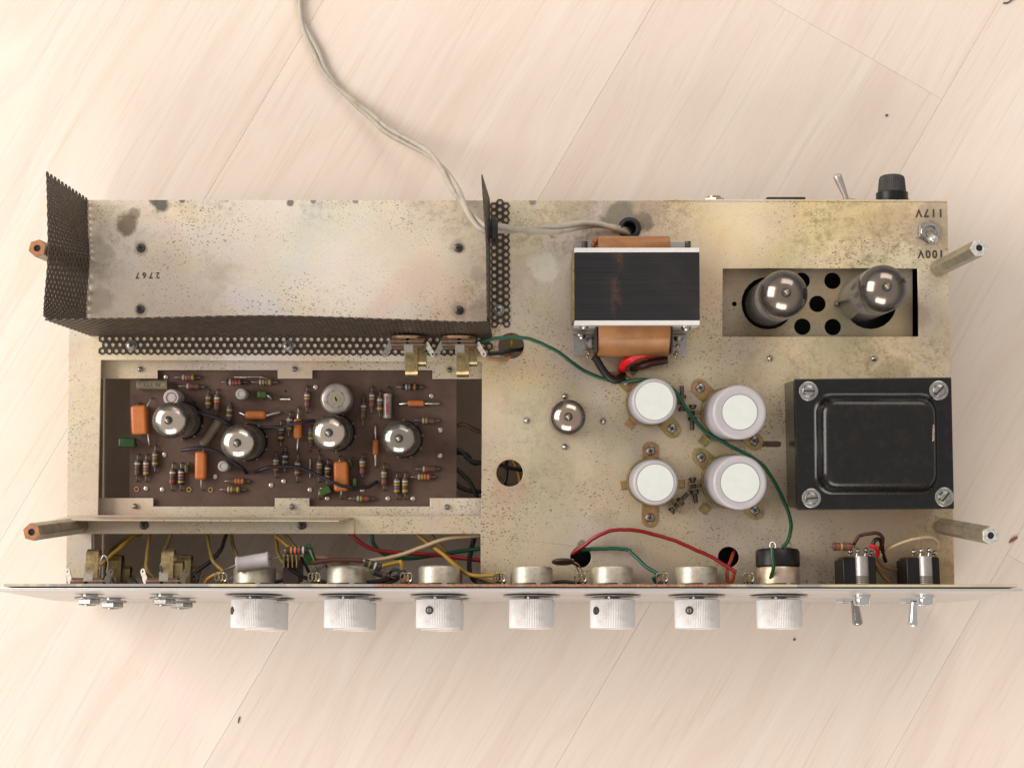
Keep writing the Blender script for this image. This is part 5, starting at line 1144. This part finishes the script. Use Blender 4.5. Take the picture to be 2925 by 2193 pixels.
WI = [
 (((285, 1648, 100), (287, 1606, 104), (296, 1586, 106), (306, 1596, 106), (309, 1616, 102), (303, 1640, 96)), 2.4, 'tin', 'bare looped wire on the phone jack nearest the panel end'),
 (((304, 1630, 96), (300, 1650, 94), (296, 1664, 88), (304, 1672, 80)), 4, 'w_black', 'short black wire at the phone jack nearest the panel end'),
 (((311, 1636, 90), (322, 1656, 80), (334, 1676, 70)), 3, 'lead_grey', 'thin grey lead slanting between the first two jacks'),
 (((372, 1640, 40), (376, 1652, 40), (390, 1664, 50), (402, 1678, 60)), 4.6, 'w_black', 'black wire tucked between the first two jacks'),
 (((456, 1616, 116), (464, 1634, 112), (461, 1656, 100), (446, 1668, 90), (425, 1672, 84)), 4, 'lead_grey', 'grey lead curving off the second phone jack lug'),
 (((556, 1640, 60), (564, 1652, 64), (556, 1668, 70), (545, 1676, 70)), 6, 'w_black', 'black wire end beside the second phone jack'),
 (((745, 1668, 80), (790, 1662, 86), (812, 1650, 92), (822, 1632, 100)), 5, 'w_black', 'black wire from the first potentiometer to the tag strip'),
 (((860, 1590, 110), (872, 1612, 100), (884, 1636, 92), (900, 1652, 92)), 4.4, 'w_black', 'black wire between the tag strip and second potentiometer'),
 (((905, 1634, 100), (918, 1618, 96), (930, 1612, 88), (936, 1624, 80)), 4, 'lead_grey', 'grey lead behind the second potentiometer lugs'),
 (((1148, 1636, 110), (1132, 1626, 104), (1116, 1632, 96), (1108, 1648, 90)), 4.4, 'w_black', 'black wire hooked at the third potentiometer lugs'),
 (((1172, 1650, 104), (1160, 1656, 100), (1150, 1668, 90)), 4, 'w_orange_y', 'orange yellow stub at the third potentiometer lugs'),
 (((410, 1508, -60), (402, 1526, -40), (376, 1536, 10), (330, 1575, 70), (285, 1614, 108)), 5.2, 'w_yellow', 'yellow wire slanting to the phone jack nearest the panel end'),
 (((430, 1508, -90), (384, 1526, -90), (345, 1546, -100), (318, 1572, -120), (306, 1610, -120), (300, 1650, -110)), 5, 'w_dim', 'grubby yellow wire running below the slanting yellow one'),
 (((430, 1508, -30), (428, 1526, -10), (419, 1592, 60), (421, 1630, 84), (440, 1650, 88)), 5.4, 'w_dim', 'yellow wire dropping straight to the second phone jack'),
 (((500, 1508, -60), (490, 1526, -60), (472, 1566, -50), (464, 1600, -50)), 5.4, 'w_dim', 'grubby yellow wire ending behind the second jack spring'),
 (((590, 1508, -60), (592, 1526, -50), (600, 1570, 10), (608, 1602, 60), (640, 1632, 98)), 5.2, 'w_dim', 'grubby yellow wire bending to the first potentiometer lug'),
 (((652, 1508, -60), (646, 1526, -40), (632, 1566, 0), (606, 1598, 20), (566, 1628, 40), (548, 1646, 50)), 6, 'w_black', 'black wire crossing behind the yellow one near the second jack'),
 (((660, 1508, -60), (661, 1526, -60), (668, 1565, -30), (684, 1600, 10)), 5.4, 'w_dim', 'grubby yellow wire dropping behind the fat grey tubular'),
 (((638, 1634, 90), (615, 1640, 84), (592, 1655, 74), (586, 1668, 60), (600, 1676, 50)), 5, 'w_orange_y', 'orange yellow wire curling beside the first potentiometer lugs'),
 (((788, 1508, -60), (788, 1526, -60), (795, 1582, -20), (812, 1610, 10)), 5.4, 'w_dim', 'yellow wire falling behind the black resistor with orange bands'),
 (((772, 1508, -50), (784, 1527, -40), (824, 1560, 30), (848, 1582, 70)), 5.4, 'w_yellow', 'yellow wire sloping to the tag strip'),
 (((806, 1508, -70), (815, 1526, -70), (842, 1560, -50), (870, 1590, -30)), 5.2, 'w_dim', 'thin grubby yellow wire behind the green capacitor'),
 (((985, 1508, -80), (1003, 1526, -70), (1034, 1552, -60), (1081, 1572, -55), (1160, 1579, -50), (1251, 1585, -50), (1384, 1601, -60)), 6, 'w_red', 'red wire swooping through the window in the bar to the deck edge'),
 (((1062, 1508, -90), (1062, 1526, -90), (1070, 1556, -90), (1096, 1581, -90), (1160, 1595, -90), (1251, 1583, -80), (1384, 1565, -70)), 6, 'w_green', 'green wire sagging below the red one in the front window'),
 (((960, 1610, -20), (1059, 1600, -10), (1124, 1590, -10), (1215, 1559, -10), (1287, 1536, -20), (1384, 1529, -30)), 6, 'w_cream', 'cream wire rising across the front window'),
 (((1180, 1508, -60), (1193, 1526, -50), (1228, 1556, -30), (1269, 1585, 0), (1309, 1621, 50), (1345, 1641, 84), (1400, 1643, 100), (1437, 1635, 108)), 6, 'w_yellow', 'yellow wire crossing the deck edge to the fourth potentiometer'),
 (((1222, 1508, -110), (1231, 1526, -110), (1258, 1558, -100), (1290, 1592, -80), (1330, 1636, 30), (1400, 1658, 70), (1430, 1664, 80)), 5.4, 'w_dim', 'dull yellow wire below the cream wire in the front window'),
 (((1360, 1508, -100), (1356, 1530, -100), (1346, 1570, -80), (1341, 1604, -40), (1345, 1644, 30), (1367, 1662, 60), (1410, 1664, 70), (1430, 1646, 90)), 7, 'w_black', 'black wire along the deck edge below the yellow wire'),
 (((880, 1588, 20), (907, 1592, 10), (962, 1599, 0), (1000, 1604, -10)), 5.4, 'w_tan', 'tan wire behind the second potentiometer can'),
 (((1080, 1622, 60), (1100, 1614, 70), (1137, 1605, 100), (1145, 1606, 112), (1150, 1624, 110)), 5.6, 'w_yellow', 'yellow wire hooked over the third potentiometer lugs'),
 (((890, 1606, 150), (930, 1601, 152), (990, 1598, 152), (1036, 1602, 152)), 7, 'w_brown', 'dark brown wire lying over the second potentiometer can'),
 (((826, 1622, 128), (850, 1638, 116), (890, 1656, 100), (960, 1664, 96), (1060, 1662, 96), (1120, 1650, 100), (1150, 1636, 104)), 5.4, 'w_black', 'thin black wire strung past the second potentiometer'),
 (((1040, 1668, 84), (1100, 1664, 90), (1135, 1652, 96), (1160, 1632, 100)), 6.5, 'w_black', 'thick black wire bundled at the third potentiometer lugs'),
 (((1576, 1664, 88), (1610, 1661, 90), (1650, 1663, 90), (1664, 1656, 92)), 5, 'w_black', 'short black wire between the fourth and fifth potentiometers'),
 (((1881, 1640, 96), (1868, 1648, 92), (1872, 1662, 84), (1894, 1666, 80)), 5, 'w_green', 'small green loop at the sixth potentiometer lugs'),
 (((2205, 1562, 150), (2207, 1590, 156), (2209, 1620, 154), (2202, 1648, 130), (2186, 1664, 100)), 5.4, 'w_leaf', 'dull green wire strapped over the tan potentiometer'),
 (((2439, 1556, 132), (2446, 1540, 140), (2462, 1528, 144), (2498, 1522, 140), (2520, 1531, 130), (2520, 1552, 112), (2512, 1568, 96)), 5, 'w_brown', 'brown wire arching over the first toggle switch'),
 (((2490, 1562, 126), (2500, 1542, 128), (2512, 1540, 120), (2520, 1556, 104), (2522, 1580, 84), (2530, 1602, 60)), 5.6, 'w_black', 'black wire loop between the two toggle switches'),
 (((2484, 1559, 132), (2498, 1561, 132), (2506, 1570, 124), (2507, 1586, 104)), 5.8, 'w_bright', 'short bright red wire beside the first toggle switch'),
 (((2505, 1596, 70), (2530, 1574, 90), (2560, 1556, 110), (2610, 1540, 126), (2655, 1534, 124), (2680, 1548, 112), (2683, 1572, 90)), 4.6, 'w_cream', 'thin cream wire arching over the last toggle switch'),
 (((2494, 1582, 90), (2503, 1612, 70), (2520, 1640, 50), (2540, 1662, 40)), 6, 'w_tan', 'tan wire running down between the two toggle switches'),
 (((2505, 1592, 74), (2520, 1612, 60), (2540, 1622, 50), (2560, 1626, 40)), 6, 'w_tan', 'second tan wire between the two toggle switches, ending higher'),
]
for pts, r, m, l in WI: wire(pts, r, m, l, 6)
# ================================================================ crumbs on the floor
def crumb(px, py, pts, h, mat, label, name='wood_chip', cat='debris'):
    c = P(px, py, ZF); mb = MB(); mb.prism([[(c.x + x, c.y + y) for x, y in pts]], ZF + .5, ZF + h); single(name, mb, MAT[mat], label, cat, 'crumbs on the floor', smooth=0, bevel=.4)
crumb(2893, 1541, [(-13, -10), (-4, -7), (12, 3), (15, 9), (5, 9), (-8, 0)], 5, 'chip', 'brown wood chip on the floor beside the leaning grimy standoff')
crumb(683, 2055, [(-4, -10), (-1, -9), (4, 8), (2, 11), (-2, 4)], 3, 'speck', 'dark sliver on the open floor below the first knob')
crumb(2532, 330, [(-4, -2), (0, -4), (4, -1), (3, 4), (-2, 3)], 4, 'speck', 'dark speck on the floor behind the fuse holder')
crumb(2269, 1826, [(-4, -2), (1, -3), (4, 1), (0, 4), (-3, 2)], 4, 'speck', 'dark speck on the floor below the last knob')
mb = MB(); mb.tube(spline([P(2866, 10, ZF + 2), P(2880, 8, ZF + 3), (P(2896, -4, ZF + 3)), P(2930, -20, ZF + 2)], 6), 2.4, 6); single('hair_strand', mb, MAT['speck'], 'short dark hair lying on the floor near the upper corner', 'debris', 'crumbs on the floor', smooth=60)
